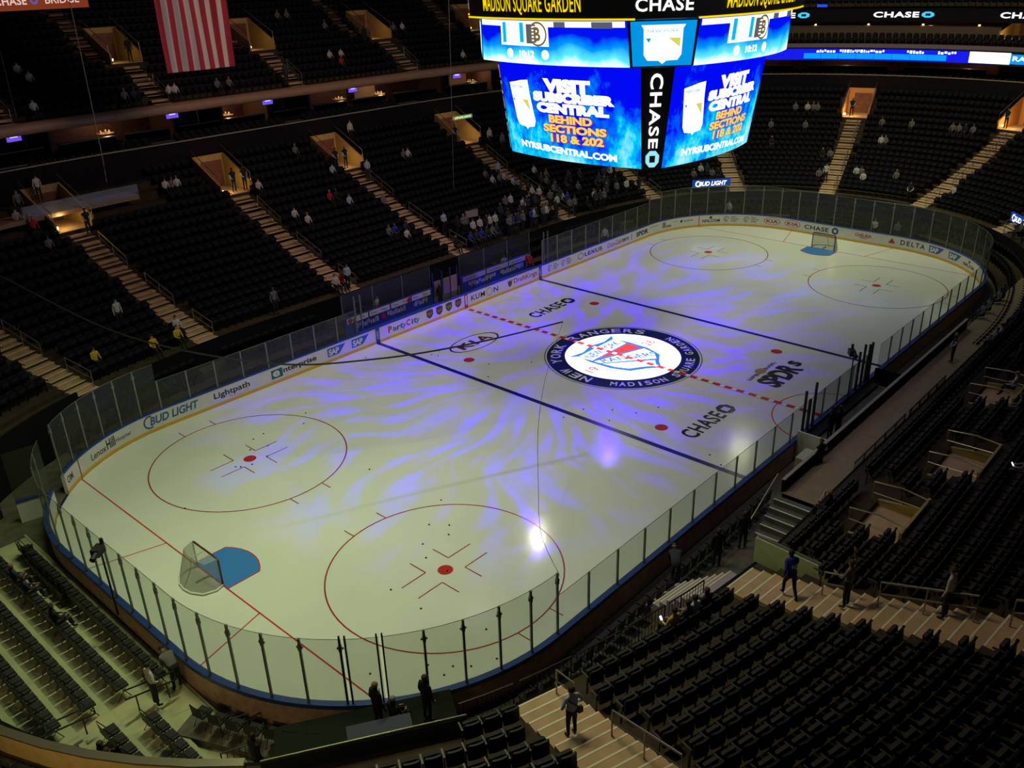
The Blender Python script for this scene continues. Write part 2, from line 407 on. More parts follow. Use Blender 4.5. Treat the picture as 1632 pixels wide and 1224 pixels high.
def shield(mb_b, mb_r, mb_w, f, lift, blue_txt=True):
    """crest in unit coordinates x -1..1, y -1.2..1"""
    f0 = f(0); f1 = f(lift); f2 = f(2 * lift)
    mb_b.poly([f0(x, y) for x, y in ((-1, .95), (-.82, .78), (-.92, .35), (-.9, -.25), (-.72, -.72), (-.3, -.95), (0, -1.2), (.3, -.95), (.72, -.72), (.9, -.25), (.92, .35), (.82, .78), (1, .95), (.5, .86), (0, .98), (-.5, .86))][::-1])
    mb_w.poly([f1(x, y) for x, y in ((-.86, .78), (-.8, .36), (.8, .36), (.86, .78))])
    mb_w.poly([f1(x, y) for x, y in ((-.82, .30), (-.80, .12), (.42, -.80), (.70, -.58), (.80, -.2))][::1])
    mb_r.poly([f1(x, y) for x, y in ((-.55, .31), (.80, .31), (.79, -.12))])
    mb_w.poly([f1(x, y) for x, y in ((-.8, .05), (-.76, -.3), (-.62, -.62), (-.28, -.82), (0, -1.05), (.3, -.83))][::-1])
    put_text(mb_b, 'NEW YORK', -.72, .72, .43, .70, f2, .02)
    vs, fs = text2d('RANGERS', .02)
    mb_r2 = mb_b
    mb_b.add([f2(-.72 + a * 1.38 + b * .10, .06 - a * .80 + b * .24) for a, b in vs], fs)
b_, r_, w_ = MB(), MB(), MB()
shield(b_, r_, w_, lambda l: (lambda x, y: (x * 2.1, y * 2.35 + .1, .026 + l)), .003)
b_.obj('shield_blue', P_logob, em); r_.obj('shield_red', P_red, em); w_.obj('shield_white', P_white, em)
mb = MB(); put_text(mb, '19', -3.05, -2.35, -.15, .5, im(.028)); put_text(mb, '26', 2.2, 2.95, -.4, .25, im(.028)); mb.obj('emblem_year', P_red, em)
# painted sponsors
for x0, x1, y in ((-6.1, -2.95, -8.62), (1.6, 4.8, 8.0)):
    mb = MB(); put_text(mb, 'CHASE', x0, x1, y, y + .95, flat, .028, 1.1); octagon(mb, x1 + .62, y + .48, .48, flat)
    o = mb.obj('painted_sponsor', P_black, ice); o['label'] = 'bank name lettering with an octagon mark'
mb = MB(); disc(mb, -3.95, 8.35, 1.95, flat, 48, ry=.98, r0=1.80); put_text(mb, 'KI', -5.25, -3.85, 7.95, 8.8, flat, .035, 1.15)
put_text(mb, 'A', -3.65, -2.6, 7.95, 8.8, flat, .035); o = mb.obj('painted_sponsor', paint('ice_paint_maroon', (.10, .02, .05)), ice); o['label'] = 'dark red lettering in an oval'
mb = MB(); put_text(mb, 'SPDR', 1.55, 4.75, -9.1, -7.7, flat, .05, .95); put_text(mb, 's', 4.85, 5.45, -8.7, -7.9, flat, .04); scribble(mb, 1.5, 4.6, -7.5, -7.25, flat)
o = mb.obj('painted_sponsor', P_black, ice); o['label'] = 'bold black lettering with a spider mark'
mb = MB(); disc(mb, 3.0, -7.3, .42, im(.027), 20, ry=.3); mb.obj('spider_mark', P_gold, ice)

# ---------------------------------------------------------------- dasher boards
BH = 1.07
GAP0, GAP1 = -30.15, -28.76
brd = empty('dasher_boards'); tag(brd, 'white rink boards with a yellow kick strip, adverts and a blue top rail', 'rink boards')
def srange(a, b, step=.45):
    n = max(1, int(math.ceil((b - a) / step))); return [a + (b - a) * i / n for i in range(n + 1)]
runs = srange(GAP1, 4 * PHALF + GAP0)
def rp(s, off, z): p, n = rink(s, off); p.z = z; return p
def strip(name, prof, mt, parent=brd, ss=runs):
    mb = MB(); mb.sweep([[rp(s, o, z) for o, z in prof] for s in ss]); return mb.obj(name, mt, parent)
strip('face', [(0, .20), (0, BH - .05)], M_white)
strip('kick_strip', [(0, .0), (-.012, .0), (-.012, .20), (0, .2)], M_yellow)
strip('top_rail', [(-.02, BH - .05), (-.02, BH), (.20, BH), (.20, BH - .16)], M_blue)
strip('rear_panel', [(.16, BH - .16), (.16, 0)], M_back)
mb = MB()
for e in (GAP0, GAP1): mb.sweep([[rp(e, .0, 0), rp(e, .16, 0)], [rp(e, .0, BH), rp(e, .16, BH)]])
mb.obj('end_cap', M_white, brd)
ADB = mat('ad_black', (.02, .02, .03), .4); ADN = mat('ad_navy', (.02, .06, .25), .4); ADR = mat('ad_red', (.45, .03, .04), .4); ADG = mat('ad_green', (.0, .16, .07), .4)
ADS = mat('ad_blue', (.03, .13, .42), .4); ADW = mat('ad_white', (.75, .75, .78), .4); ADGR = mat('ad_grey', (.25, .25, .27), .4); ADO = mat('ad_brown', (.10, .06, .02), .4); ADY = mat('ad_gold', (.35, .24, .05), .4)
adv = {}; CUR = [0]
def ab(mt, lay=1): return adv.setdefault((CUR[0], mt.name, lay), (MB(), mt))[0]
def fm(lay=1): return lambda x, y: rp(x, -.006 * lay, y)
def ad(s, x0, x1, y0, y1, mt, bold=.01, sp=1.0, sh=0, lay=1): put_text(ab(mt, lay), s, x0, x1, y0, y1, fm(lay), bold + .012, sp, sh)
def arect(x0, x1, y0, y1, mt, lay=1):
    mb = ab(mt, lay); f = fm(lay); n = max(1, int((x1 - x0) / .3))
    mb.sweep([[f(x0 + (x1 - x0) * i / n, y0), f(x0 + (x1 - x0) * i / n, y1)] for i in range(n + 1)])
CUR[0] += 1; ad('OM', -28.6, -28.05, .42, .78, ADB)
CUR[0] += 1; ad('Lenox', -26.5, -25.45, .38, .72, ADB, 0); ad('Hill', -25.4, -24.85, .38, .90, ADB, .015); ad('Hospital', -24.8, -23.9, .42, .68, ADB, 0)
CUR[0] += 1; disc(ab(ADS), -22.75, .62, .36, fm(), 24, r0=.27, a0=pi * .35, a1=pi * 1.65); ad('BUD LIGHT', -22.75, -20.0, .40, .86, ADS, .02, 1, .2)
CUR[0] += 1; ad('Lightpath', -19.1, -16.9, .38, .82, ADB); disc(ab(ADR), -17.6, .42, .6, fm(), 20, ry=.16, r0=.55, a0=-pi, a1=0)
CUR[0] += 1; arect(-15.5, -14.75, .33, .86, ADG); ad('e', -15.4, -14.95, .42, .78, ADW, .02, lay=2); ad('nterprise', -14.7, -12.4, .40, .80, ADB, .015)
def sap(x0):
    CUR[0] += 1; f = fm(1); ab(ADS).sweep([[f(x0 + q * .135, .36 + .52 * max(0, (q * .135 - .85) / .5)), f(x0 + q * .135, .881)] for q in range(11)]); ad('SAP', x0 + .08, x0 + .85, .42, .8, ADW, .03, .9, lay=2)
CUR[0] += 1; sap(-11.6); sap(-9.8); sap(46.9); sap(48.75)
for x in (-7.77, 7.77): CUR[0] += 1; arect(x - .15, x + .15, .0, BH - .05, ADN, 3); ad('NHL', x - .08, x + .08, .3, .85, ADW, 0, lay=4)
CUR[0] += 1; arect(-.15, .15, .0, BH - .05, ADR, 3); arect(-.07, .07, .3, .95, ADW, 4)
CUR[0] += 1
for ch, x, c in zip('PartyCity', (0, .33, .62, .84, 1.04, 1.34, 1.72, 1.86, 2.06), (ADR, ADS, ADO, ADS, ADGR, ADR, ADO, ADS, ADGR)):
    tall = ch in 'PCtiy'; ad(ch, -6.9 + x * 1.14, -6.9 + x * 1.14 + (.12 if ch == 'i' else .3), .30 if ch == 'y' else .42, .84 if ch in 'PC' else (.78 if ch in 'ti' else .68), c, .015)
for i in range(4):
    CUR[0] += 1; x = -3.35 + i * .87; f = fm(1); ab(ADO).poly([f(x + a * .29, .62 + b * .30) for a, b in ((-1, .9), (-1, -.2), (-.6, -.7), (0, -1), (.6, -.7), (1, -.2), (1, .9), (0, 1.05))][::-1]); ad('ups', x - .2, x + .2, .48, .74, ADY, .02, lay=2)
CUR[0] += 1; ad('KUM', .5, 1.85, .42, .80, ADB, 0, 1.15); disc(ab(ADS), 2.3, .62, .30, fm(), 24, r0=.27, ry=.27); ad('N', 2.75, 3.2, .42, .80, ADB, 0)
CUR[0] += 1; f = fm(1); ab(ADO).poly([f(4.45 + a * .27, .62 + b * .27) for a, b in ((-1, 1), (-.6, -.6), (0, -1), (.6, -.6), (1, 1), (.4, .4), (0, 1), (-.4, .4))][::-1]); ad('DraftKings', 4.85, 7.4, .38, .86, ADR, 0)
def twc(x):
    CUR[0] += 1
    disc(ab(ADB), x + .26, .62, .24, fm(), 16, r0=.20, a1=5.2); disc(ab(ADB), x + .26, .62, .13, fm(), 12, r0=.09, a0=1)
    for i, t in enumerate(('Time', 'Warner', 'Cable')): ad(t, x + .62, x + .62 + (.45, .68, .5)[i], .74 - i * .17, .87 - i * .17, ADB, 0)
for x in (8.6, 10.2, 29.6, 31.3): twc(x)
CUR[0] += 1; disc(ab(ADB), 12.6, .62, .34, fm(), 24, r0=.28, ry=.24); ad('LEXUS', 13.1, 15.35, .46, .78, ADB, .02, 1.1)
CUR[0] += 1; ad('Coca-Cola', 16.05, 17.9, .42, .82, ADR, 0, 1, .3); ad('zero', 18.0, 19.0, .46, .72, ADB, .01); ad('I', 19.35, 19.43, .35, .85, ADB)
CUR[0] += 1; ad('SPDR', 20.05, 21.8, .40, .80, ADB, .03); arect(22.0, 23.2, .75, .79, ADGR); arect(23.7, 24.1, .38, .86, ADGR); arect(24.15, 24.7, .38, .55, ADGR); arect(24.85, 25.4, .72, .76, ADGR)
CUR[0] += 1; disc(ab(ADB), 25.75, .68, .12, fm(), 10); scribble(ab(ADGR), 26.0, 26.9, .60, .74, fm())
for x in (27.45, -27.45): CUR[0] += 1; arect(x - .03, x + .03, 0, BH - .05, ADR, 3)
for x in (27.75, 50.45): CUR[0] += 1; ad('NHL.COM', x, x + 1.55, .38, .62, ADB, .02); arect(x + .65, x + .85, .68, .88, ADB)
for x in (33.05, 34.85): CUR[0] += 1; disc(ab(ADR), x + .68, .62, .7, fm(), 28, ry=.31, r0=.64); ad('KIA', x + .2, x + 1.2, .48, .77, ADR, .02, 1.1)
CUR[0] += 1; ad('CHASE', 36.6, 38.7, .42, .78, ADB, .015, 1.1); octagon(ab(ADN), 39.25, .62, .28, fm())
CUR[0] += 1; ad('CHELSEA', 40.9, 42.25, .52, .78, ADR, .02); ad('PIERS', 41.3, 41.95, .38, .48, ADR, 0)
CUR[0] += 1; f = fm(1); ab(ADR).poly([f(43.6, .42), f(44.15, .42), f(43.88, .84)]); ad('DELTA', 44.55, 46.55, .42, .80, ADB, .01, 1.35)
for (cu, nm, lay), (mb_, mt) in adv.items():
    mb_.obj('advert', mt, brd) if mb_.v else None
# open gate leaf, swung out beside the gap
gt = empty('rink_gate', rp(GAP0, .1, 0)); tag(gt, 'open rink gate leaf swung outwards beside the corner gap', 'gate')
p0, n0 = rink(GAP0, .1); mb = MB(); dv = Vector((-.98, .2, 0)).normalized()
mb.box(dv * .7 + Vector((0, 0, .5)), (.7, .05, .5), dv); mb.obj('gate_leaf', M_white, gt)
mb = MB(); mb.box(dv * .7 + Vector((0, 0, 1.03)), (.7, .08, .04), dv); mb.obj('gate_rail', M_blue, gt)
mb = MB(); mb.box(dv * .7 + Vector((0, 0, 2.2)), (.7, .008, 1.15), dv); mb.obj('gate_glass', M_glass, gt)

# ---------------------------------------------------------------- glass panels
def panel(s0, s1, h, label, group, post=True, dark=False):
    e = empty('glass_screen', rp(s0, .08, BH)); base = rp(s0, .08, BH); tag(e, label, 'glass screen', group)
    n = 3 if SX - 1 < (abs((s0 + s1) / 2) % (2 * PHALF)) < 2 * PHALF - SX + 1 else 1
    ss = [s0 + .02 + (s1 - s0 - .04) * i / n for i in range(n + 1)]
    mb = MB(); mb.sweep([[rp(s, .074, BH) - base, rp(s, .074, BH + h) - base, rp(s, .086, BH + h) - base, rp(s, .086, BH) - base] for s in ss]); mb.obj('pane', M_glass, e)
    mb = MB(); mb.tube([rp(s, .08, BH + h) - base for s in ss], .012, 4); mb.obj('top_edge', M_glasse, e)
    if post:
        mb = MB(); q = rp(s0, .08, BH) - base; nn = rink(s0)[1]; t = Vector((-nn.y, nn.x, 0))
        mb.box(q + Vector((0, 0, h / 2)), (.035, .03, h / 2), t); mb.obj('post', M_post if not dark else M_blackrail, e)
        if h > 2:
            mb = MB(); mb.box(q + Vector((0, 0, h - .32)), (.05, .045, .11), t); mb.box(q + Vector((0, 0, h - .32)), (.10, .02, .03), t); mb.obj('bracket', M_post, e)
    return e
def prun(a, b, h, label, frm, pitch=1.22):
    n = max(1, round((b - a) / pitch))
    for i in range(n):
        panel(a + (b - a) * i / n, a + (b - a) * (i + 1) / n, h, label % ordn(i) + ' ' + frm, 'glass panels round the rink', True)
prun(-27.9 + -.86, -SX, 2.44, 'tall glass panel in the open-gate corner, %s', 'from the gate', 1.22)
prun(-SX, -9.1, 1.52, 'low glass panel on the bench side, %s', 'from the gate corner', 1.55)
prun(8.1, SX, 1.83, 'glass panel past the benches, %s', 'from the benches', 1.8)
prun(SX, PHALF * 2 - SX, 2.44, 'tall glass panel round the far end, %s', 'from the bench side', 1.52)
prun(2 * PHALF - SX, 2 * PHALF - 4.6, 1.52, 'low glass panel on the near side beyond the timekeepers, %s', 'from the far corner', 1.6)
prun(2 * PHALF - 2.9, 2 * PHALF + SX, 1.52, 'low glass panel on the near side, %s', 'from the timekeepers', 1.62)
E0 = 2 * PHALF + SX; E1 = 4 * PHALF + GAP0
# the near end keeps a narrow pane between two pairs of black posts
D0 = E0 + 5.95; D1 = D0 + 1.22
prun(E0, D0, 2.44, 'tall glass panel of the near end, %s', 'from the near side', 1.17)
panel(D0 + .08, D1 - .08, 2.44, 'tall glass panel between two pairs of black posts behind the goal', 'glass panels round the rink', False)
prun(D1, E1, 2.44, 'tall glass panel of the near end past the black posts, %s', 'from them', 1.22)
for s in (D0, D0 + .16, D1 - .16, D1):
    mb = MB(); q = rp(s, .1, .9); mb.box(q + Vector((0, 0, 1.35)), (.025, .025, 1.4), rink(s)[1]); o = mb.obj('glass_post', M_black)
    tag(o, 'slim black post beside the narrow pane behind the near goal, %s from the near side' % ordn((D0, D0 + .16, D1 - .16, D1).index(s)), 'post', 'black posts behind the near goal')
for i, (x, h) in enumerate(((-4.3, 2.3), (-3.75, 1.7), (-3.25, 2.35), (1.7, 2.2), (2.3, 2.4), (2.95, 2.2), (3.3, 2.2))):
    mb = MB(); mb.box((x, -13.1, BH + h / 2 - .1), (.045, .05, h / 2)); o = mb.obj('glass_post', M_black)
    tag(o, 'tall dark post on the near boards at the timekeepers, %s towards the far end' % ordn(i), 'post', 'tall dark posts on the near boards')
mb = MB(); mb.box((-.5, -13.03, BH + .76), (2.6, .008, .76)); o = mb.obj('glass_screen', M_glass); tag(o, 'long glass panel in front of the timekeepers at the centre line', 'glass screen', 'glass panels round the rink')

# ---------------------------------------------------------------- goals
def goal(sx, label):
    e = empty('hockey_goal', (sx * 27.13, 0, .02), 0 if sx > 0 else pi); tag(e, label, 'goal', 'goals'); W, H = .915, 1.22
    mb = MB(); mb.tube([(0, -W, 0), (0, -W, H - .08), (0, -W + .08, H), (0, W - .08, H), (0, W, H - .08), (0, W, 0)], .04, 8); mb.obj('goal_frame', mat('goal_frame_dark', (.10, .02, .015), .35), e, True)
    base = [(0, -W), (.35, -W - .12), (.8, -W + .05), (1.05, -.4), (1.1, 0), (1.05, .4), (.8, W - .05), (.35, W + .12), (0, W)]
    mb = MB(); mb.tube([(x, y, .05) for x, y in base], .05, 6); o = mb.obj('base_pad', mat('goal_pad_white', (.75, .75, .70), .6), e, True)
    top = [(0, -W, H), (.12, -W + .04, H - .01), (.45, -W + .12, H - .05), (.56, -.4, H - .06), (.56, 0, H - .06), (.56, .4, H - .06), (.45, W - .12, H - .05), (.12, W - .04, H - .01), (0, W, H)]
    mb = MB(); rows = [[Vector((b[0], b[1], .08)).lerp(Vector(t), k / 6) for k in range(7)] for b, t in zip(base, top)]; mb.sweep(rows); mb.sweep([[top[i], top[8 - i]] for i in range(5)])
    mb.obj('net', glassmat('goal_net', (.72, .72, .68), .0, .5, .34), e)
    mb = MB(); mb.tube([(.1, 0, H - .02), (.56, 0, H - .06), (.75, 0, .6), (1.1, 0, .05)], .02, 5); mb.box((.3, 0, .06), (.3, .03, .02)); mb.obj('centre_bar', mat('goal_bar', (.35, .35, .32), .5), e)
goal(-1, 'hockey goal with white net standing on the near goal line, nearest the folding chairs'); goal(1, 'hockey goal with white net at the far end in front of the far boards')

# ---------------------------------------------------------------- pucks
PK = [(404,701),(427,711),(399,718),(402,741),(384,745),(376,745),(295,811),(487,659),(484,676),(420,692),(426,728),(589,749),(703,798),(583,571),(688,566),(698,568),(700,560),(779,581),(778,601),(847,578),(898,666),(930,653),(976,654),(971,671),(1014,659),(1049,650),(1131,726),(1149,742),(715,853),(674,868),(679,890),(623,941),(671,971),(775,1004),(792,1051),(682,1061),(722,1063),(751,1063),(708,1077),(590,1075),(713,911),(716,838),(684,837)]
def ground(u, v, z=0.0):
    d = CR * ((u - 816) / FPX) + CD * ((v - 612) / FPX) + CF; return CAMPOS + d * ((z - CAMPOS.z) / d.z)
mb = MB(); n = 16
mb.add([(.0381 * math.cos(2 * pi * i / n), .0381 * math.sin(2 * pi * i / n), z) for z in (0, .0254) for i in range(n)], [tuple(range(n))[::-1], tuple(range(n, 2 * n))] + [(i, (i + 1) % n, n + (i + 1) % n, n + i) for i in range(n)])
pkm = mb.mesh('puck', mat('puck_rubber', (.006, .006, .008), .6))
groups = {}
for u, v in PK:
    g = ground(u, v)
    if g.x < -15 and g.y > 1.6: z = 'in or near the left faceoff circle'
    elif g.x < -15: z = 'in or near the near-side faceoff circle' if (u, v) and v < 1000 else 'close to the near boards behind the near goal line'
    elif g.x < -7.8: z = 'between the faceoff circles and the near blue line'
    elif v > 715: z = 'beside the near-side bank lettering by the boards'
    elif g.y > 3: z = 'by the oval logo in the neutral zone'
    else: z = 'between the near blue line and the centre emblem'
    groups.setdefault(z, []).append((u, g))
for z, l in groups.items():
    for i, (u, g) in enumerate(sorted(l, key=lambda t: t[0])):
        o = mo('puck', pkm, None, (g.x, g.y, .024)); tag(o, 'black puck %s, %s from the left' % (z, ordn(i)), 'puck', 'pucks scattered on the ice')

# ---------------------------------------------------------------- lower bowl
U = lambda u: u % TOT
LA = [(157.8, 1), (165.5, 1), (176.0, 1), (3.9, 1), (16.2, 1), (26.1, 0), (34.0, 0), (41.6, 1), (49.5, 1), (57.8, 1), (108.2, 0), (116.7, 0)]   # stairs: u, has a doorway at the top
MIDP = [(102.6, 2, 4), (97.4, 3, 5), (89.6, 2, 4)]      # mid-bowl doorways on the near side
PK0 = 14
def du(u, c):
    return (u - c + TOT / 2) % TOT - TOT / 2
def terrace(name, u0, u1, k0, k1, zf, tr, dst, holes, m, step=1.3):
    cuts = []
    for c, w, a, b in holes:
        for e in (c - w, c + w):
            for sh in (-TOT, 0, TOT): cuts.append(e + sh)
    us = usamples(u0, u1, cuts, step); mb = MB()
    for a, b in zip(us, us[1:]):
        mid = (a + b) / 2
        for k in range(k0, k1):
            if any(abs(du(mid, c)) < w and ka <= k < kb for c, w, ka, kb in holes): continue
            d0, d1 = dst + k * tr, dst + (k + 1) * tr
            mb.poly([bp_(a, d0, zf(k)), bp_(b, d0, zf(k)), bp_(b, d1, zf(k)), bp_(a, d1, zf(k))][::-1])
            if k < k1 - 1: mb.poly([bp_(a, d1, zf(k)), bp_(b, d1, zf(k)), bp_(b, d1, zf(k + 1)), bp_(a, d1, zf(k + 1))])
    o = mb.obj(name, m); o['kind'] = 'structure'; return o
holesL = [(c, 1.17 / sca(c, 12.2), PK0, NROW) for c, p in LA if p] + [(c, 1.34 / sca(c, a * ROWT), a, b) for c, a, b in MIDP]
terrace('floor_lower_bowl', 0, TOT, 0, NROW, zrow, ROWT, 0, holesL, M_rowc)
def wallband(name, u0, u1, d, z0, z1, m, gaps=(), th=.12, cap=None, step=1.3):
    cuts = [e + s for c, w_ in gaps for e in (c - w_, c + w_) for s in (-TOT, 0, TOT)]
    us = usamples(u0, u1, cuts, step); mb = MB(); mc = MB()
    for a, b in zip(us, us[1:]):
        if any(abs(du((a + b) / 2, c)) < w_ for c, w_ in gaps): continue
        mb.sweep([[bp_(x, d, z0), bp_(x, d, z1), bp_(x, d + th, z1), bp_(x, d + th, z0)] for x in (a, b)])
        if cap: mc.sweep([[bp_(x, d - .04, z1), bp_(x, d - .04, z1 + .06), bp_(x, d + th + .04, z1 + .06), bp_(x, d + th + .04, z1)] for x in (a, b)])
    o = mb.obj(name, m); o['kind'] = 'structure'
    if cap: mc.obj('wall_cap', cap, o)
    return o
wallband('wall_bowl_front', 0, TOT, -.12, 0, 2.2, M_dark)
# ochre parapet at the near end with a bright metal cap
wallband('wall_end_parapet', 124.6, 142.0, .45, .0, 2.9, mat('parapet_ochre', (.72, .50, .19), .5, var=.1), cap=mat('parapet_cap', (.75, .70, .50), .2, metal=.9), th=.16)
wallband('wall_corner_parapet', 142.0, 157, -.30, .0, 2.6, M_dark, th=.14)
# rear wall up to the suites, ledge cap
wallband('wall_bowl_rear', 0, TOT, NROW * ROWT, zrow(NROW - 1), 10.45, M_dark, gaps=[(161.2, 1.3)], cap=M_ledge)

def stairs(u, k0, k1, zf, tr, dst, width, label, group, nose=True):
    c, n0 = bowl(u, dst + k0 * tr); base = c + Vector((0, 0, zf(k0)))
    e = empty('aisle_stairs', base); tag(e, label, 'stairs', group)
    mb = MB(); mn = MB()
    for k in range(k0, k1):
        r = zf(k + 1) - zf(k)
        for h in (0, 1):
            d = dst + k * tr + tr * (.25 + .5 * h); p, n = bowl(u, d); t = Vector((-n.y, n.x, 0)); z = zf(k) + r / 2 * h + .012
            mb.box(p + Vector((0, 0, z - .06)) - base, (width / 2, tr / 4, .07), t)
            q, n = bowl(u, dst + k * tr + tr * .5 * h + .035)
            mn.box(q + Vector((0, 0, z + .012)) - base, (width / 2, .03, .006), t)
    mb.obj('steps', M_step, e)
    if nose: mn.obj('nosing', M_nose, e)
    return e
SIDE = {157.8: 'partial flight at the left edge', 165.5: 'leftmost full flight behind the bench side', 176.0: 'second flight from the left behind the bench side', 3.9: 'third flight, behind the players benches', 16.2: 'fourth flight, just left of the scoreboard', 26.1: 'short flight seen below the scoreboard', 34.0: 'flight at the far corner behind the blue sign', 41.6: 'flight at the far end above the far goal', 49.5: 'flight at the far end nearest the right edge', 57.8: 'flight beyond the right edge of the photo', 108.2: 'wide flight crossing the near right stand', 116.7: 'flight in the near stand where the usher stands'}
SW = {108.2: 1.7, 116.7: 1.7}
for c, p in LA:
    stairs(c, 0, PK0 if p else NROW - 1, zrow, ROWT, 0, SW.get(c, 1.35), 'tan aisle stairs of the lower bowl, ' + SIDE[c], 'aisle stairs of the lower bowl')

def handrail(u, k0, k1, zf, tr, dst, label, group, off=0, side=1, mid=False, h=.9, name='handrail', m=None):
    pts = []
    for k in (k0, k1):
        p, n = bowl(u, dst + k * tr + .2); t = Vector((n.y, -n.x, 0)); pts.append(p + t * off * side + Vector((0, 0, zf(k))))
    base = pts[0]; a, b = Vector((0, 0, 0)), pts[1] - base; up = Vector((0, 0, h)); e = empty(name, base); tag(e, label, 'handrail', group)
    m = m or M_rail
    mb = MB(); mb.tube([a, a + up, b + up, b], .03, 6); mb.obj('top_rail', m, e)
    mb = MB(); mb.tube([a + up * .55, b + up * .55], .022, 5); mb.obj('mid_rail', m, e)
    if (pts[1] - pts[0]).length > 2.2: mb = MB(); mb.tube([(a + b) / 2, (a + b) / 2 + up], .024, 5); mb.obj('post', m, e)
    return e
for c, p in LA:
    if c in (108.2, 116.7): continue
    for j, (a, b) in enumerate(((0, 2), (4, 7), (9, 12))):
        handrail(c, a, b, zrow, ROWT, 0, 'slim handrail, %s up, on the %s' % (ORD[j], SIDE[c].split(',')[0]), 'aisle handrails', .55)
for c, ks, nm in ((116.7, ((0, 1), (3, 6), (7, 9)), 'the usher'), (108.2, ((3, 4), (5, 8), (9, 12), (13, 15)), 'the wide near right stairs')):
    for j, (a, b) in enumerate(ks):
        handrail(c, a, b, zrow, ROWT, 0, 'steel handrail with two rails, %s one up the flight by %s' % (ORD[j], nm), 'near handrails', -.5 if c > 110 else -.35)

def doorway(u, d0, d1, z0, z1, w_, label, group, power, lampside=1, m=None, hrail=True):
    c, n = bowl(u, d0); t = Vector((n.y, -n.x, 0)); base = c + Vector((0, 0, z0)); e = empty('stand_doorway', base); tag(e, label, 'doorway', group)
    m = m or M_warm; D = d1 - d0
    P = lambda a, b, z: n * a + t * b + Vector((0, 0, z))
    for s in (-1, 1):
        mb = MB(); mb.box(P(D / 2, s * (w_ / 2 + .06), 0), (.01, .01, .01)); mb.v = []; mb.f = []; mb.m = []
        h0, h1 = (.7 if hrail or power else .28), (z1 - z0 if hrail or power else .5)
        prof = [(0, 0), (0, h0), (D, h1), (D, 0)]
        a = [P(x, s * w_ / 2, z) for x, z in prof]; b = [P(x, s * (w_ / 2 + .12), z) for x, z in prof]
        mb.add(a + b, [(0, 1, 2, 3), (7, 6, 5, 4), (0, 4, 5, 1), (1, 5, 6, 2), (2, 6, 7, 3)]); mb.obj('side_wall', m, e)
    mb = MB(); mb.box(P(D / 2, 0, .02), (D / 2, w_ / 2, .02), n); mb.obj('landing', M_step, e)
    mb = MB(); mb.box(P(D, 0, (z1 - z0) / 2), (.05, w_ / 2 + .1, (z1 - z0) / 2), n); mb.obj('rear_wall', m, e)
    if hrail or power: mb = MB(); mb.box(P(D - .08, .15, .95), (.04, w_ / 2 - .35, .95), n); mb.obj('opening', M_suite, e)
    if hrail:
        for s in (-1, 1):
            mb = MB(); mb.tube([P(.1, s * (w_ / 2 + .1), .72), P(.1, s * (w_ / 2 + .1), 1.3), P(D + .5, s * (w_ / 2 + .1), z1 - z0 + .7)], .028, 5); mb.obj('door_rail', M_rail, e)
    if power:
        mb = MB(); bm = P(.35, -w_ / 2 * lampside * .86, .28); mb.tube([bm + Vector((0, 0, -.06)), bm + Vector((0, 0, .08))], .09, 8); mb.obj('lamp', M_bulb, e)
        q = base + P(.75, -w_ / 2 * lampside * .35, .75); point('doorway_lamp', q, power, (1.0, .66, .22), .1)
    return e
DN = {157.8: 'behind the left corner of the rink', 165.5: 'above the leftmost full stairs', 176.0: 'above the second stairs', 3.9: 'above the third stairs', 16.2: 'above the fourth stairs, under the exit sign', 41.6: 'orange-lit, at the far end above the far goal', 49.5: 'orange-lit, at the far end near the right edge', 57.8: 'beyond the right edge of the photo'}
for c, p in LA:
    if p:
        far = c in (41.6, 49.5, 57.8)
        doorway(c, PK0 * ROWT, NROW * ROWT - .1, zrow(PK0), zrow(NROW - 1) + .9, 2.3, 'warm-lit doorway in the lower bowl ' + DN[c], 'lower bowl doorways', 34 if not far else 55, m=mat('doorway_orange', (.66, .30, .10), .6) if far else None)
for c, a, b in MIDP:
    doorway(c, a * ROWT, b * ROWT, zrow(a) - .25, zrow(a) + .75, 2.6, 'open stair landing with ochre wall, near right stand, ' + {102.6: 'nearest the wide stairs', 97.4: 'the middle one', 89.6: 'the one furthest up the photo'}[c], 'stair landings of the near right stand', 0, m=mat('landing_ochre', (.42, .33, .12), .6), hrail=False)
    for s, dd in ((-1, .0), (1, .1)):
        p, n = bowl(c, a * ROWT - .15); t = Vector((n.y, -n.x, 0)); p = p + t * s * 1.1; p.z = zrow(a) - .1
        mb = MB(); mb.tube([(0, 0, 0), (0, 0, .95), n * 1.0 + Vector((0, 0, 1.05)), n * 2.0 + t * .3 + Vector((0, 0, 1.1)), n * 2.0 + t * .3 + Vector((0, 0, .35))], .03, 6)
        mb.tube([(0, 0, .5), n * 1.9 + t * .25 + Vector((0, 0, .65))], .022, 5)
        o = mb.obj('handrail', M_rail); o.location = p
        tag(o, 'bent steel handrail on the %s side of the ochre landing, %s' % ('far' if s > 0 else 'near', {102.6: 'nearest the wide stairs', 97.4: 'middle landing', 89.6: 'landing furthest up the photo'}[c]), 'handrail', 'landing handrails')

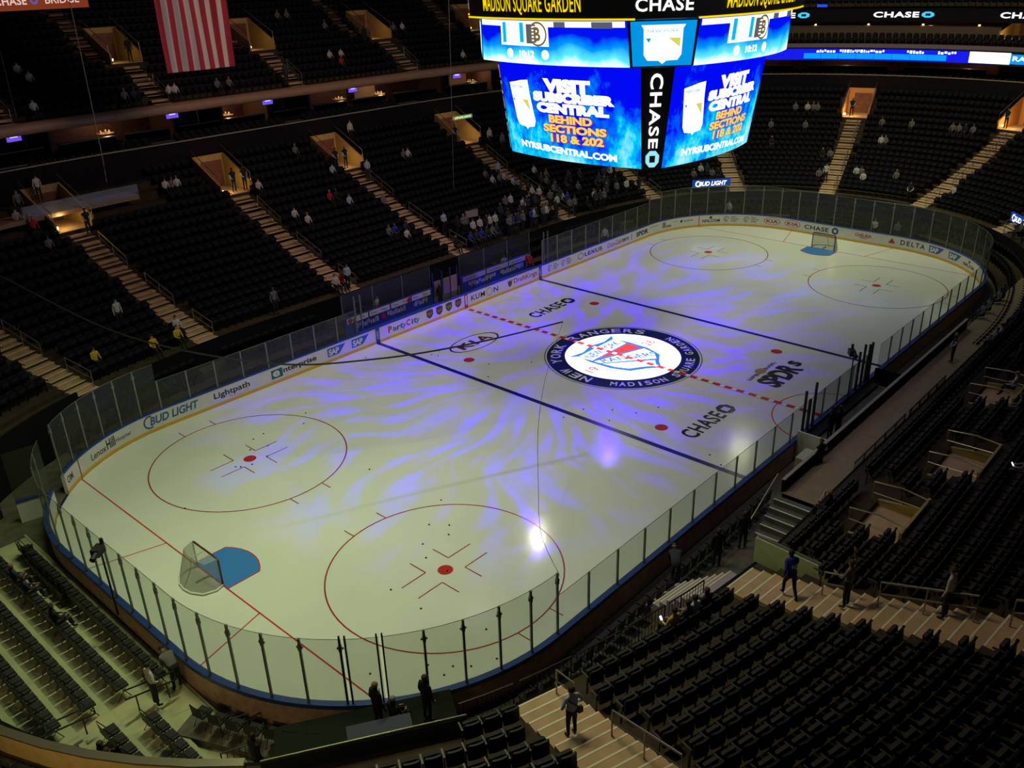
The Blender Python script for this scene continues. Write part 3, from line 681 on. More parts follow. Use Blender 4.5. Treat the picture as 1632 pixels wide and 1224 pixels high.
# ---------------------------------------------------------------- upper tier on the bench side
UA = [165.0, 173.9, 2.8, 14.4, 22.0]
UN = {165.0: 'at the left edge', 173.9: 'left of the flag', 2.8: 'right of the flag', 14.4: 'midway between flag and scoreboard', 22.0: 'against the scoreboard edge'}
U0, U1 = 144.0 - TOT, 29.0; UD = 16.2; UK = 24; UPK = 5
holesU = [(c, 1.07 / sca(c, UD + 4.3), UPK, UPK + 4) for c in UA]
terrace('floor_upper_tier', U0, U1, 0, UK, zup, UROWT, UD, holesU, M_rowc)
mb = MB(); us = usamples(U0, U1, (), 1.3)
mb.sweep([[bp_(a, 15.75 + .42 * math.cos(t), 12.72 + .36 * math.sin(t)) for t in [i * 2 * pi / 12 for i in range(13)]] for a in us])
o = mb.obj('trim_1', M_tube, None, True); o['kind'] = 'structure'
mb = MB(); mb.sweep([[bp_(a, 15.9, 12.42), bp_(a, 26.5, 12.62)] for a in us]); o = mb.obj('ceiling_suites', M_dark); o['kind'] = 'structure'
wallband('wall_upper_rear', U0, U1, UD + UK * UROWT, zup(UK - 1), zup(UK - 1) + 4, M_dark)
for c in UA:
    stairs(c, 0, UPK, zup, UROWT, UD, 1.3, 'tan aisle stairs of the upper tier ' + UN[c], 'aisle stairs of the upper tier')
    handrail(c, 0, 2, zup, UROWT, UD, 'slim handrail at the foot of the upper tier stairs ' + UN[c], 'aisle handrails', .5)
    doorway(c, UD + UPK * UROWT, UD + (UPK + 4) * UROWT, zup(UPK), zup(UPK + 3) + .8, 2.1, 'warm-lit doorway in the upper tier ' + UN[c], 'upper tier doorways', 9)
    # the flight that passes beside the doorway to the rows above
    p = empty('aisle_stairs', bp_(c - 1.9, UD + UPK * UROWT, zup(UPK))); tag(p, 'brown side stairs climbing past the upper tier doorway ' + UN[c], 'stairs', 'side stairs of the upper tier')
    mb = MB()
    for k in range(UPK, UK - 1):
        for h in (0, 1):
            q, n = bowl(c - 1.9, UD + k * UROWT + UROWT * (.25 + .5 * h)); mb.box(q + Vector((0, 0, zup(k) + .25 * h - .05)) - p.location, (.5, UROWT / 4, .07), Vector((-n.y, n.x, 0)))
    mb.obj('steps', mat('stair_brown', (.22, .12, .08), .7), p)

# ---------------------------------------------------------------- suites between the tiers
LD = NROW * ROWT
terrace('floor_suite_terrace', U0, 61, 0, 4, lambda k: 9.45 + .18 * k, .85, LD + .1, [(161.2, 1.3, 0, 4)], M_rowc)
mb = MB(); us2 = usamples(U0, 61, (), 1.5); mb.sweep([[bp_(a, LD + 3.4, 10.1), bp_(a, LD + 10.5, 10.1)] for a in us2]); o = mb.obj('floor_suites', mat('suite_carpet', (.05, .025, .02), .9)); o['kind'] = 'structure'
mb = MB(); mb.sweep([[bp_(a, LD + 7.6, 10.0), bp_(a, LD + 7.6, 13.0)] for a in us2]); o = mb.obj('wall_suites', M_suite); o['kind'] = 'structure'
k = 0
for c in np.arange(-31, 60, 4.1):
    c = float(c)
    if abs(du(c, 161.2)) < 2.2 or abs(du(c + 2, 161.2)) < 2: continue
    e = empty('suite_counter', bp_(c + 1.9, LD + 3.75, 10.1)); far = c > 30
    tag(e, 'grey drinks counter at the front of a suite, %s from the left' % ordn(k), 'counter', 'suite counters')
    b = e.location; mb = MB(); mb.sweep([[bp_(a, LD + 3.6, 10.95) - b, bp_(a, LD + 4.1, 10.95) - b, bp_(a, LD + 4.1, 10.89) - b, bp_(a, LD + 3.6, 10.89) - b, bp_(a, LD + 3.6, 10.95) - b] for a in (c + .2, c + 1.3, c + 2.5, c + 3.6)]); mb.obj('counter_top', M_counter, e)
    mb = MB(); mb.sweep([[bp_(a, LD + 3.7, 10.1) - b, bp_(a, LD + 3.7, 10.9) - b] for a in (c + .2, c + 1.9, c + 3.6)]); mb.obj('counter_front', M_dark, e)
    p, n = bowl(c, LD + 5.7)
    if min(abs(p.x - tx) for tx in (-10.6, -.6, 10.4, 14.6, 25.6)) < 1.1 and p.y > 0: k += 1; continue
    o = MB().box((0, 0, 0), (1.75, .09, 1.2), n).obj('suite_partition', mat('partition_brown', (.22, .10, .06), .6)); o.location = p + Vector((0, 0, 11.32))
    tag(o, 'brown partition wall between two suites, %s along the suite row from the left' % ordn(k), 'partition', 'suite partitions'); k += 1
# passage with yellow walls at the left
doorway(161.2, LD - .3, LD + 7, 10.05, 12.4, 2.2, 'tall yellow-lit passage through the suites near the left edge', None, 70)
stairs(161.2, 14, 17, zrow, ROWT, 0, 2.0, 'short yellow-lit stairs below the tall yellow passage', None)
def litem(name, mb, m, loc, label, cat, group=None):
    o = mb.obj(name, m); o.location = loc; tag(o, label, cat, group); return o
TVM = emis('tv_screen', (.22, .10, 1.0), .8); TVW = emis('tv_screen_white', (.8, .75, 1.0), 1.0)
for i, (u, z) in enumerate(((-16.3, 11.9), (-6.6, 11.9), (1.6, 11.9), (10.2, 11.9), (19.3, 11.9))):
    p, n = bowl(u, 19.0); p.z = z; e = empty('television', p); tag(e, 'small glowing purple television in the suites, %s from the left' % ORD[i], 'television', 'suite televisions')
    t = Vector((-n.y, n.x, 0)); MB().box(n * .05, (.52, .04, .36), t).obj('casing', M_black, e); MB().box(-n * .0, (.47, .01, .31), t).obj('screen', TVM, e)
    MB().box(-n * .015 + Vector((0, 0, .05)), (.25, .006, .12), t).obj('picture', TVW, e)
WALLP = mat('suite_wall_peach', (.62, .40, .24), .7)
for i, (x, y, s) in enumerate(((-10.6, 38.6, 1), (-.6, 38.8, 1), (10.4, 38.3, .6), (14.6, 37.9, 1), (25.6, 36.9, .6))):
    e = empty('suite_table', (x, y, 10.1)); tag(e, 'round lamp-lit table inside a suite, %s from the left' % ORD[i], 'table', 'lit suite tables')
    mb = MB(); mb.tube([(0, 0, .72), (0, 0, .76)], .62, 16); mb.obj('table_top', mat('table_tan', (.62, .38, .16), .4), e)
    mb = MB(); mb.tube([(0, 0, 0), (0, 0, .72)], .06, 6); mb.obj('leg', M_black, e)
    for j in range(4):
        o = MB().tube([(0, 0, 0), (0, 0, .12), (0, 0, .2)], [.09, .06, .02], 8).obj('dish', mat('dish_white', (.7, .6, .45), .3)); o.location = (x + .3 * math.cos(j * 1.7 + 1), y + .3 * math.sin(j * 1.7 + 1), 10.86)
        tag(o, 'pale dish on the suite table %s from the left, %s clockwise' % (ORD[i], ORD[j]), 'dish', 'dishes on the suite tables')
    if s: point('suite_lamp', (x, y - .3, 11.5), 30 * s, (1, .68, .35), .15)
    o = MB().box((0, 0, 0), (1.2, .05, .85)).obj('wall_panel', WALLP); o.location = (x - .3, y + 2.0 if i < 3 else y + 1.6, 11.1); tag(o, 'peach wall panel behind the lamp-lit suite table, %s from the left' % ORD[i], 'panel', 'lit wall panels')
# wheelchair platform at the left with a pale blue front
p = empty('viewing_platform', bp_(166, 13.6, 8.3)); tag(p, 'long viewing platform with a pale blue front at the left edge', 'platform')
b = p.location; us3 = usamples(159.5, 169.3, (), 1.0); mb = MB(); mb.sweep([[bp_(a, 12.9, 7.75) - b, bp_(a, 12.9, 8.0) - b, bp_(a, 15.3, 8.0) - b] for a in us3]); mb.obj('deck', mat('deck_tan', (.30, .20, .13), .6), p)
us3 = usamples(163.5, 169.3, (), 1.0); mb = MB(); mb.sweep([[bp_(a, 12.88, 8.0) - b, bp_(a, 12.88, 8.75) - b] for a in us3]); mb.obj('front_panel', glassmat('platform_glass', (.55, .58, .8), .1, .2, .12), p)
# exit sign
p, n = bowl(16.2, 13.0); p.z = 9.1; t = Vector((n.y, -n.x, 0)); e = empty('exit_sign', p); tag(e, 'long dim green lit sign over the doorway left of the scoreboard', 'sign')
MB().box((0, 0, 0), (1.1, .05, .16), t).obj('sign_box', emis('exit_green', (.25, .42, .10), .5), e)
mb = MB(); scribble(mb, -.95, .95, -.09, .09, lambda x, y: t * x - n * .06 + Vector((0, 0, y))); mb.obj('lettering', emis('exit_white', (.8, 1, .6), 1.0), e)

# ---------------------------------------------------------------- far end: ribbon board, second suite level, bank signs
RB0, RB1 = 27.5, 62.0
def curved(mb, u0, u1, d, z0, z1, n=24): mb.sweep([[bp_(u0 + (u1 - u0) * i / n, d, z0), bp_(u0 + (u1 - u0) * i / n, d, z1)] for i in range(n + 1)])
def cmap(d): return lambda x, y: bp_(x, d, y)
rb = empty('ribbon_board', bp_(45, 15.3, 12.3)); tag(rb, 'long glowing blue ribbon scoreboard across the far end suites', 'ribbon board'); b = rb.location.copy()
def rel(mb): mb.v = [(v[0] - b.x, v[1] - b.y, v[2] - b.z) for v in mb.v]; return mb
mb = MB(); mb.sweep([[bp_(u, 15.42, 11.75), bp_(u, 15.42, 12.95), bp_(u, 15.9, 12.95), bp_(u, 15.9, 11.75), bp_(u, 15.42, 11.75)] for u in usamples(RB0, RB1)]); rel(mb).obj('housing', M_black, rb)
def ledmat(name, c0, c1, s, sx=1.0):
    m = bpy.data.materials.new(name); m.use_nodes = True; nt = m.node_tree; p = nt.nodes['Principled BSDF']; p.inputs['Base Color'].default_value = (.005, .005, .01, 1); p.inputs['Specular IOR Level'].default_value = 0
    tc = nt.nodes.new('ShaderNodeTexCoord'); n = nt.nodes.new('ShaderNodeTexNoise'); n.inputs['Scale'].default_value = sx; n.inputs['Detail'].default_value = 3
    nt.links.new(tc.outputs['Object'], n.inputs['Vector']); cr = nt.nodes.new('ShaderNodeValToRGB'); nt.links.new(n.outputs['Fac'], cr.inputs[0])
    cr.color_ramp.elements[0].position = .42; cr.color_ramp.elements[1].position = .62
    cr.color_ramp.elements[0].color = (*c0, 1); cr.color_ramp.elements[1].color = (*c1, 1)
    nt.links.new(cr.outputs[0], p.inputs['Emission Color']); p.inputs['Emission Strength'].default_value = s; return m
LB = emis('led_blue', (.005, .01, .85), 1.0); LC = emis('led_cyan', (.0, .30, 1.0), 1.1); LW = emis('led_white', (1, 1, 1), 1.6); LK = emis('led_grey', (.12, .12, .14), 1.0); LO = emis('led_orange', (1, .45, .02), 1.2)
mb = MB(); curved(mb, RB0, 47.2, 15.34, 11.85, 12.85); rel(mb).obj('blue_field', LB, rb)
mb = MB(); curved(mb, 38.6, 45.2, 15.33, 11.95, 12.45, 8); curved(mb, 48.0, 49.9, 15.33, 11.95, 12.75, 4); rel(mb).obj('cyan_field', LC, rb)
mb = MB(); curved(mb, 46.2, 48.0, 15.325, 11.9, 12.85, 4); put_text(mb, 'RANGERS', 48.1, 50.1, 12.2, 12.6, cmap(15.32), .02); put_text(mb, '0', 50.8, 51.1, 12.1, 12.7, cmap(15.31), .02)
put_text(mb, '10:12', 51.7, 53.1, 11.95, 12.35, cmap(15.32), .02); put_text(mb, '0', 53.7, 54.1, 12.05, 12.7, cmap(15.31), .03); put_text(mb, 'BRUINS', 55.0, 56.9, 12.1, 12.55, cmap(15.32), .02); curved(mb, 57.2, 58.6, 15.33, 11.9, 12.85, 4)
for a, c_ in ((39.2, 40.1), (40.3, 42.4), (43.4, 44.2), (44.8, 45.6)): scribble(mb, a, c_, 12.52, 12.78, cmap(15.32))
curved(mb, 53.2, 57.1, 15.335, 12.8, 12.86, 8); curved(mb, 53.2, 57.1, 15.335, 11.85, 11.9, 8); rel(mb).obj('white_lettering', LW, rb)
mb = MB(); put_text(mb, '1ST', 52.0, 52.8, 12.5, 12.8, cmap(15.32), .02); rel(mb).obj('orange_lettering', LO, rb)
mb = MB(); curved(mb, 53.25, 57.05, 15.338, 11.92, 12.78, 8); rel(mb).obj('grey_field', LK, rb)
terrace('floor_far_terrace', RB0, RB1, 0, 3, lambda k: 13.0 + .3 * k, .85, 15.9, [], M_rowc)
wallband('wall_far_counter', RB0, RB1, 18.6, 13.6, 14.72, mat('counter_wall_brown', (.10, .07, .05), .7), gaps=[(48.2, 1.4)], cap=M_counter, th=.3)
wallband('wall_far_terrace', RB0, RB1, 15.86, 12.9, 13.3, mat('ledge_purple', (.20, .16, .2), .5), th=.08)
mb = MB(); mb.sweep([[bp_(a, 18.6, 13.7), bp_(a, 23.5, 13.7)] for a in usamples(RB0, RB1)]); o = mb.obj('floor_far_suites', M_rowc); o['kind'] = 'structure'
mb = MB(); mb.sweep([[bp_(a, 23.4, 13.7), bp_(a, 23.4, 17.0)] for a in usamples(RB0, RB1)]); o = mb.obj('wall_far_suites', M_suite); o['kind'] = 'structure'
mb = MB(); mb.sweep([[bp_(a, 17.7, 15.15), bp_(a, 17.7, 16.35), bp_(a, 24, 16.4), bp_(a, 24, 15.3), bp_(a, 17.7, 15.15)] for a in usamples(RB0, RB1)]); o = mb.obj('wall_far_fascia', M_dark); o['kind'] = 'structure'
terrace('floor_far_balcony', RB0, RB1, 0, 10, lambda k: 16.5 + .45 * k, .85, 18.0, [], M_rowc)
terrace('floor_far_gap', RB0, RB1, 0, 1, lambda k: 12.9, .7, 15.3, [], M_dark)
for i, (u, ww) in enumerate(((37.2, 0), (42.6, 0), (47.9, 0), (53.6, 0))):
    e = empty('lit_sign', bp_(u, 17.6, 15.75)); b = e.location.copy(); tag(e, 'white lit bank sign with an octagon on the far fascia, %s from the left' % ORD[i], 'sign', 'lit signs on the far fascia')
    mb = MB(); put_text(mb, 'CHASE', u - 1.1, u + .85, 15.55, 16.05, cmap(17.62), .03, 1.1); rel(mb).obj('lettering', emis('sign_white', (1, .93, 1), 1.5), e)
    mb = MB(); octagon(mb, u + 1.22, 15.8, .26, cmap(17.62)); rel(mb).obj('octagon_mark', emis('sign_cyan', (.05, .55, .9), 1.2), e)
for i in range(9):
    u = 39 + i * 2.3
    if abs(du(u, 48.2)) < 1.3: continue
    o = MB().tube([(0, 0, 0), (0, 0, .1)], .10, 8).obj('counter_lamp', emis('counter_glow', (1.0, .62, .15), 5.0)); o.location = bp_(u, 18.5, 14.82); tag(o, 'small round warm lamp on the far end counter, %s from the left' % ORD[i], 'lamp', 'far counter lamps')
for u in (43.8, 47.9, 51.5, 55.0): point('counter_light', bp_(u, 19.8, 15.0), 10, (1, .62, .3), .2)
doorway(47.4, 18.4, 21.5, 13.7, 15.1, 2.6, 'warm-lit doorway between the far counters under the bank signs', None, 14, hrail=False)
for i, u in enumerate((36.8, 38.0, 39.2)):
    o = MB().box((0, 0, 0), (.5, .06, .12), (0, 1, 0)).obj('blue_lamp', emis('blue_led', (.02, .06, .8), 1.2)); o.location = bp_(u, 17.8, 17.0 - .18 * i); tag(o, 'short blue light strip above the far fascia, %s from the left' % ORD[i], 'lamp', 'blue light strips')
for u in (36.5, 40.5, 45.5, 51.0, 55.5): point('suite_lamp', bp_(u, 20.6, 11.7), 26, (1, .62, .32), .2)
# beer signs on the glass line
for k_, (u, d, z, nm) in enumerate(((31.6, .2, 3.0, 'above the far corner glass'), (59.2, 1.0, 3.2, 'at the right edge of the photo'))):
    p, n = bowl(u, d); p.z = z; t = Vector((n.y, -n.x, 0)); e = empty('lit_sign', p); tag(e, 'blue beer light box ' + nm, 'sign', 'beer light boxes')
    MB().box((0, 0, 0), (1.75, .08, .34), t).obj('sign_box', emis('beer_blue', (.01, .06, .30), .8), e)
    mb = MB(); put_text(mb, 'BUD LIGHT', -1.2, 1.4, -.2, .2, lambda x, y: t * x - n * .09 + Vector((0, 0, y)), .03, 1, .2); disc(mb, -1.25, 0, .28, lambda x, y: t * x - n * .09 + Vector((0, 0, y)), 16, r0=.16, a0=pi * .4, a1=pi * 1.7); mb.obj('lettering', emis('beer_white', (1, 1, 1), 1.5), e)

# ---------------------------------------------------------------- flag, bridge, cables
e = empty('flag', (-9.75, 25, 15.75)); tag(e, 'large red and white striped flag hanging high over the bench side', 'flag')
mb = MB(); FW, FL = 4.6, 8.7; nx = 13 * 3
def fp(i, j): x = -FW / 2 + FW * i / nx; z = FL * j / 16; return (x, .05 * math.sin(i * .9) + .08 * math.sin(i * .23 + j * .3), z)
for i in range(nx):
    for j in range(16):
        mb.mi = 2 if (i // 3 < 7 and j >= 10) else (0 if (i // 3) % 2 == 0 else 1)
        mb.add([fp(i, j), fp(i + 1, j), fp(i + 1, j + 1), fp(i, j + 1)], [(0, 1, 2, 3)])
fo = mb.obj('cloth', [mat('flag_red', (.42, .02, .045), .8), mat('flag_white', (.62, .56, .52), .8), mat('flag_navy', (.02, .03, .12), .8)], e)
mb = MB()
for r in range(9):
    for c in range(6 if r % 2 == 0 else 5):
        x = -FW / 2 + .14 + (c + (0 if r % 2 == 0 else .5)) * .40; z = FL * 10 / 16 + .2 + r * .35; pts = []
        for q in range(10): a = pi / 2 + q * pi / 5; rr = .1 if q % 2 == 0 else .04; pts.append((x + rr * math.cos(a), -.16, z + rr * math.sin(a)))
        mb.poly(pts)
mb.obj('stars', MATS['flag_white'], fo)
mb = MB(); mb.tube([(-FW / 2 - .1, 0, FL), (FW / 2 + .1, 0, FL)], .05, 6); mb.obj('flag_pole', M_rail, e)
e = empty('bridge', (-25, 28, 19.9)); tag(e, 'end of the overhead seating bridge with its orange lit lettered band', 'bridge')
MB().box((0, 1.6, .1), (10.4, 1.6, .5)).obj('deck', M_dark, e)
MB().box((0, -.05, .1), (10.4, .04, .5)).obj('front_band', emis('bridge_orange', (.36, .06, .02), .55), e)
mb = MB(); put_text(mb, 'CHASE', 5.3, 7.0, -.12, .3, lambda x, y: (x, -.1, y), .02, 1.05); put_text(mb, 'BRIDGE', 8.0, 9.9, -.12, .3, lambda x, y: (x, -.1, y), .01); mb.obj('lettering', emis('bridge_white', (1, .75, .65), .75), e)
mb = MB(); octagon(mb, 7.4, .1, .22, lambda x, y: (x, -.1, y)); mb.obj('octagon_mark', emis('bridge_blue', (.12, .12, .45), .8), e)
M_cable = mat('cable_black', (.01, .01, .012), .5)
def cable(pts, r, label, m=None, sub=8):
    P = [Vector(p) for p in pts]; out = []
    for i in range(len(P) - 1):
        a = P[max(i - 1, 0)]; b = P[i]; c = P[i + 1]; d = P[min(i + 2, len(P) - 1)]
        for k in range(sub):
            t = k / sub; out.append(.5 * ((2 * b) + (c - a) * t + (2 * a - 5 * b + 4 * c - d) * t * t + (3 * b - a - 3 * c + d) * t ** 3))
    out.append(P[-1]); mb = MB(); mb.tube(out, r, 6); o = mb.obj('cable', m or M_cable); tag(o, label, 'cable'); return o
cable([(-28.5, 15.2, 10.3), (-27.25, 14, 9.32), (-24.14, 10, 6.53), (-20.19, 5, 5.18), (-16.55, 2, 4.96), (-12.47, 0, 4.88), (-8.03, -2, 5.11)], .04, 'thick black cable sagging across the rink from the left stand towards the centre emblem')
cable([(-8.03, -2, 5.11), (-11.73, -4, 4.07), (-14.62, -6, 3.36), (-17.1, -8.1, 2.5), (-19.3, -10.1, 2.3), (-21.4, -12.7, 2.9)], .010, 'thin dark cord running from the cable end down to the near boards')
cable([(-19.0, 20, 26), (-19.1, 20, 14.4), (-19.2, 20, 11.2)], .02, 'thin pale wire hanging over the left stand beside the bridge sign', mat('wire_pale', (.35, .33, .28), .5))
cable([(-21.0, 25, 24), (-21.06, 25, 14.4)], .015, 'faint wire hanging at the far left of the photo', mat('wire_faint', (.10, .10, .08), .5))
cable([(1.9, 15, 26), (1.87, 15, 19.2), (1.4, 15, 7.6)], .016, 'faint wire hanging just left of the scoreboard', MATS['wire_faint'])

# ---------------------------------------------------------------- scoreboard
SB = empty('hanging_scoreboard', (0, 0, 12.2)); tag(SB, 'huge glowing four-sided scoreboard hanging over centre ice', 'scoreboard'); b = SB.location.copy()
FACES = [((-1, 0), (0, -1)), ((0, -1), (1, 0)), ((1, 0), (0, 1)), ((0, 1), (-1, 0))]      # outward, rightwards as seen from outside
# level tables: z, distance of face plane at its ends, half width, bulge
LOW = ((12.22, 4.72, 4.05, .55), (16.72, 5.32, 4.25, .55)); MID = ((16.85, 6.3, 4.35, .75), (18.72, 6.45, 4.25, .75)); TOP = ((18.8, 6.75, 4.7, .8), (20.1, 6.85, 4.7, .8))
def smap(face, lv, lift=0.0):
    (ox, oy), (tx, ty) = FACES[face]; (z0, a0, b0, g0), (z1, a1, b1, g1) = lv
    def f(x, y):
        """x -1..1, y 0..1"""
        a = a0 + (a1 - a0) * y + (g0 + (g1 - g0) * y) * (1 - x * x) + lift; w_ = (b0 + (b1 - b0) * y) * x
        return (ox * a + tx * w_ - b.x, oy * a + ty * w_ - b.y, z0 + (z1 - z0) * y - b.z)
    return f
def grid(mb, f, x0, x1, y0, y1, nx=20, ny=1): mb.sweep([[f(x0 + (x1 - x0) * i / nx, y0 + (y1 - y0) * j / ny) for j in range(ny + 1)] for i in range(nx + 1)])
def screen_mat(name, strength):
    m = bpy.data.materials.new(name); m.use_nodes = True; nt = m.node_tree; p = nt.nodes['Principled BSDF']; L = nt.links
    p.inputs['Base Color'].default_value = (.002, .002, .004, 1); p.inputs['Specular IOR Level'].default_value = 0
    tc = nt.nodes.new('ShaderNodeTexCoord'); sx = nt.nodes.new('ShaderNodeSeparateXYZ'); L.new(tc.outputs['Object'], sx.inputs[0])
    n = nt.nodes.new('ShaderNodeTexNoise'); n.inputs['Scale'].default_value = .42; n.inputs['Detail'].default_value = 6; n.inputs['Roughness'].default_value = .68
    mp = nt.nodes.new('ShaderNodeMapping'); mp.inputs['Scale'].default_value = (1, 1, .7); mp.inputs['Location'].default_value = (3.1, 1.2, .4); L.new(tc.outputs['Object'], mp.inputs[0]); L.new(mp.outputs[0], n.inputs['Vector'])
    mr = nt.nodes.new('ShaderNodeMapRange'); mr.inputs['From Min'].default_value = 4.6; mr.inputs['From Max'].default_value = -.3; mr.inputs['To Min'].default_value = -.12; mr.inputs['To Max'].default_value = .2
    L.new(sx.outputs[2], mr.inputs[0]); ad_ = nt.nodes.new('ShaderNodeMath'); ad_.operation = 'ADD'; L.new(n.outputs['Fac'], ad_.inputs[0]); L.new(mr.outputs[0], ad_.inputs[1])
    cr = nt.nodes.new('ShaderNodeValToRGB'); L.new(ad_.outputs[0], cr.inputs[0]); E_ = cr.color_ramp.elements
    E_[0].position = .48; E_[0].color = (0, .003, .85, 1); E_[1].position = .58; E_[1].color = (.0, .16, .95, 1)
    x = E_.new(.65); x.color = (.0, .62, 1, 1); x = E_.new(.80); x.color = (.45, .95, 1, 1)
    L.new(cr.outputs[0], p.inputs['Emission Color']); p.inputs['Emission Strength'].default_value = strength; return m
M_scr = screen_mat('screen_blue_cyan', 1.05)
M_scrtop = bpy.data.materials.new('screen_upper'); M_scrtop.use_nodes = True
nt = M_scrtop.node_tree; p_ = nt.nodes['Principled BSDF']; p_.inputs['Base Color'].default_value = (.002, .002, .004, 1); p_.inputs['Specular IOR Level'].default_value = 0
tc = nt.nodes.new('ShaderNodeTexCoord'); sx = nt.nodes.new('ShaderNodeSeparateXYZ'); nt.links.new(tc.outputs['Object'], sx.inputs[0]); n = nt.nodes.new('ShaderNodeTexNoise'); n.inputs['Scale'].default_value = .6; n.inputs['Detail'].default_value = 5
nt.links.new(tc.outputs['Object'], n.inputs['Vector']); mr = nt.nodes.new('ShaderNodeMapRange'); mr.inputs['From Min'].default_value = 4.6; mr.inputs['From Max'].default_value = 6.4; mr.inputs['To Min'].default_value = .72; mr.inputs['To Max'].default_value = -.28
nt.links.new(sx.outputs[2], mr.inputs[0]); a_ = nt.nodes.new('ShaderNodeMath'); a_.operation = 'MULTIPLY_ADD'; nt.links.new(n.outputs['Fac'], a_.inputs[0]); a_.inputs[1].default_value = .7; nt.links.new(mr.outputs[0], a_.inputs[2])
cr = nt.nodes.new('ShaderNodeValToRGB'); nt.links.new(a_.outputs[0], cr.inputs[0]); E_ = cr.color_ramp.elements
E_[0].position = .38; E_[0].color = (0, .005, .8, 1); E_[1].position = .62; E_[1].color = (0, .3, 1, 1); x = E_.new(.85); x.color = (.1, .8, 1, 1); x = E_.new(1.0); x.color = (.85, 1, 1, 1)
nt.links.new(cr.outputs[0], p_.inputs['Emission Color']); p_.inputs['Emission Strength'].default_value = 1.1
SW_ = emis('screen_white', (1, 1, 1), 1.35); SY_ = emis('screen_yellow', (1.0, .62, .08), 1.1); SRd = emis('screen_violet', (.35, .02, .35), .8); SCy = emis('screen_cyan', (0, .5, .9), 1.0); SCd = emis('screen_teal', (.0, .42, .5), .9)
BY = emis('band_yellow', (1.0, .72, .0), 1.0); CB = emis('corner_cyan', (.0, .30, .78), 1.0); SGD = emis('screen_gold', (.75, .65, .12), 1.0); SGR = emis('screen_grey', (.10, .11, .14), 1.0)
names = ('screen facing the folding-chair end', 'screen facing the near side', 'screen facing the far goal', 'screen facing the players benches')
for fi in range(4):
    f = smap(fi, LOW); mb = MB(); grid(mb, f, -1, 1, 0, 1, 24, 4); s1 = mb.obj('main_screen', M_scr, SB); s1['label'] = 'large lower ' + names[fi]
    W = smap(fi, LOW, .03); W2 = smap(fi, LOW, .06); mb = MB(); mv = MB()
    def wide(s, x0, x1, y0, y1, bold=.07, sl=.05): put_text(mb, s, x0, x1, y0, y1, lambda x, y: W2(x, y - sl * (x + .2) * .0), bold, 1.0)
    wide('VISIT', -.24, .42, .725, .865, .08); wide('SUBSCRIBER', -.42, .71, .62, .725, .085); wide('CENTRAL', -.38, .64, .505, .615, .085)
    put_text(mb, 'NYRSUBCENTRAL.COM', -.74, .72, .075, .15, lambda x, y: W2(x, y - .03 * x), .05, 1.0)
    # crest on the left, four skyline strokes of light
    mb.poly([W(-.84 + x * .44, .32 + y * .50) for x, y in ((.02, .93), (.25, .96), (.5, 1.0), (.78, 1.02), (.80, .75), (.92, .15), (.86, .03), (.62, 0), (.56, -.05), (.5, 0), (.24, .03), (.15, .15))][::-1])
    mb.obj('white_lettering', SW_, s1)
    mb = MB(); put_text(mb, 'BEHIND', -.20, .42, .405, .49, W2, .05); put_text(mb, 'SECTIONS', -.30, .60, .305, .39, W2, .05); put_text(mb, '118 & 202', -.20, .56, .20, .29, W2, .05); mb.obj('yellow_lettering', SY_, s1)
    mb = MB()
    for t_, x0, x1, y0, y1 in (('BEHIND', -.20, .42, .405, .49), ('SECTIONS', -.30, .60, .305, .39), ('118 & 202', -.20, .56, .20, .29)): put_text(mb, t_, x0 + .012, x1 + .012, y0 - .006, y1 - .006, smap(fi, LOW, .045), .09)
    mb.obj('lettering_shadow', SRd, s1)
    mb = MB(); mb.poly([W2(-.62, .62), W2(-.52, .62), W2(-.50, .50), ][::-1]); mb.obj('crest_gold', SGD, s1)
    mb = MB(); put_text(mb, 'NEW YORK', -.80, -.58, .735, .765, W2, .02); mb.poly([W2(-.80, .62), W2(-.76, .62), W2(-.77, .585)][::-1]); mb.obj('crest_teal', SCd, s1)
    # upper ring
    g = smap(fi, MID); mb = MB(); grid(mb, g, -1, 1, 0, 1, 24, 2); s2 = mb.obj('upper_screen', M_scrtop, SB); s2['label'] = 'shallow upper ' + names[fi]
    G1 = smap(fi, MID, .03); G2 = smap(fi, MID, .06); G3 = smap(fi, MID, .09)
    mb = MB(); grid(mb, G1, -.98, .98, .86, .99, 16); grid(mb, G1, -.60, .12, .42, .98, 8); put_text(mb, '0', -.50, -.40, .12, .35, G2, .09); put_text(mb, '10:12', -.30, -.08, .16, .32, G2, .05); put_text(mb, '0', .02, .12, .12, .35, G2, .09); mb.obj('white_field', SW_, s2)
    mb = MB(); grid(mb, G2, .20, .34, .86, .98, 3); grid(mb, G2, .64, .86, .84, .98, 3); grid(mb, G2, -.18, -.10, .48, .92, 2)
    for q in range(6): grid(mb, G2, -.13, -.04, .50 + q * .075, .54 + q * .075, 2)
    mb.obj('dark_blocks', SGR, s2)
    mb = MB(); disc(mb, -.02, .70, .125, G2, 24, ry=.28, r0=.105); put_text(mb, 'B', -.065, .025, .54, .86, G3, .04); mb.obj('round_crest', emis('crest_brown', (.22, .16, .02), .8), s2)
    mb = MB(); grid(mb, G2, -.56, -.50, .48, .95, 1); grid(mb, G2, -.28, -.22, .5, .95, 1); mb.obj('cyan_blocks', SCy, s2)
    # black top band with yellow writing
    t3 = smap(fi, TOP); mb = MB(); grid(mb, t3, -1, 1, 0, 1, 24); o = mb.obj('top_band', M_black, SB)
    T1 = smap(fi, TOP, .03); mb = MB(); grid(mb, T1, -1.03, 1.03, -.03, .03, 24); put_text(mb, 'MADISON SQUARE GARDEN', -.72, .53, .12, .78, T1, .006, 1.06); mb.obj('yellow_lettering', BY, o)
    # corner strips
    (ox, oy), (tx, ty) = FACES[fi]; (ux, uy), (vx, vy) = FACES[(fi + 1) % 4]
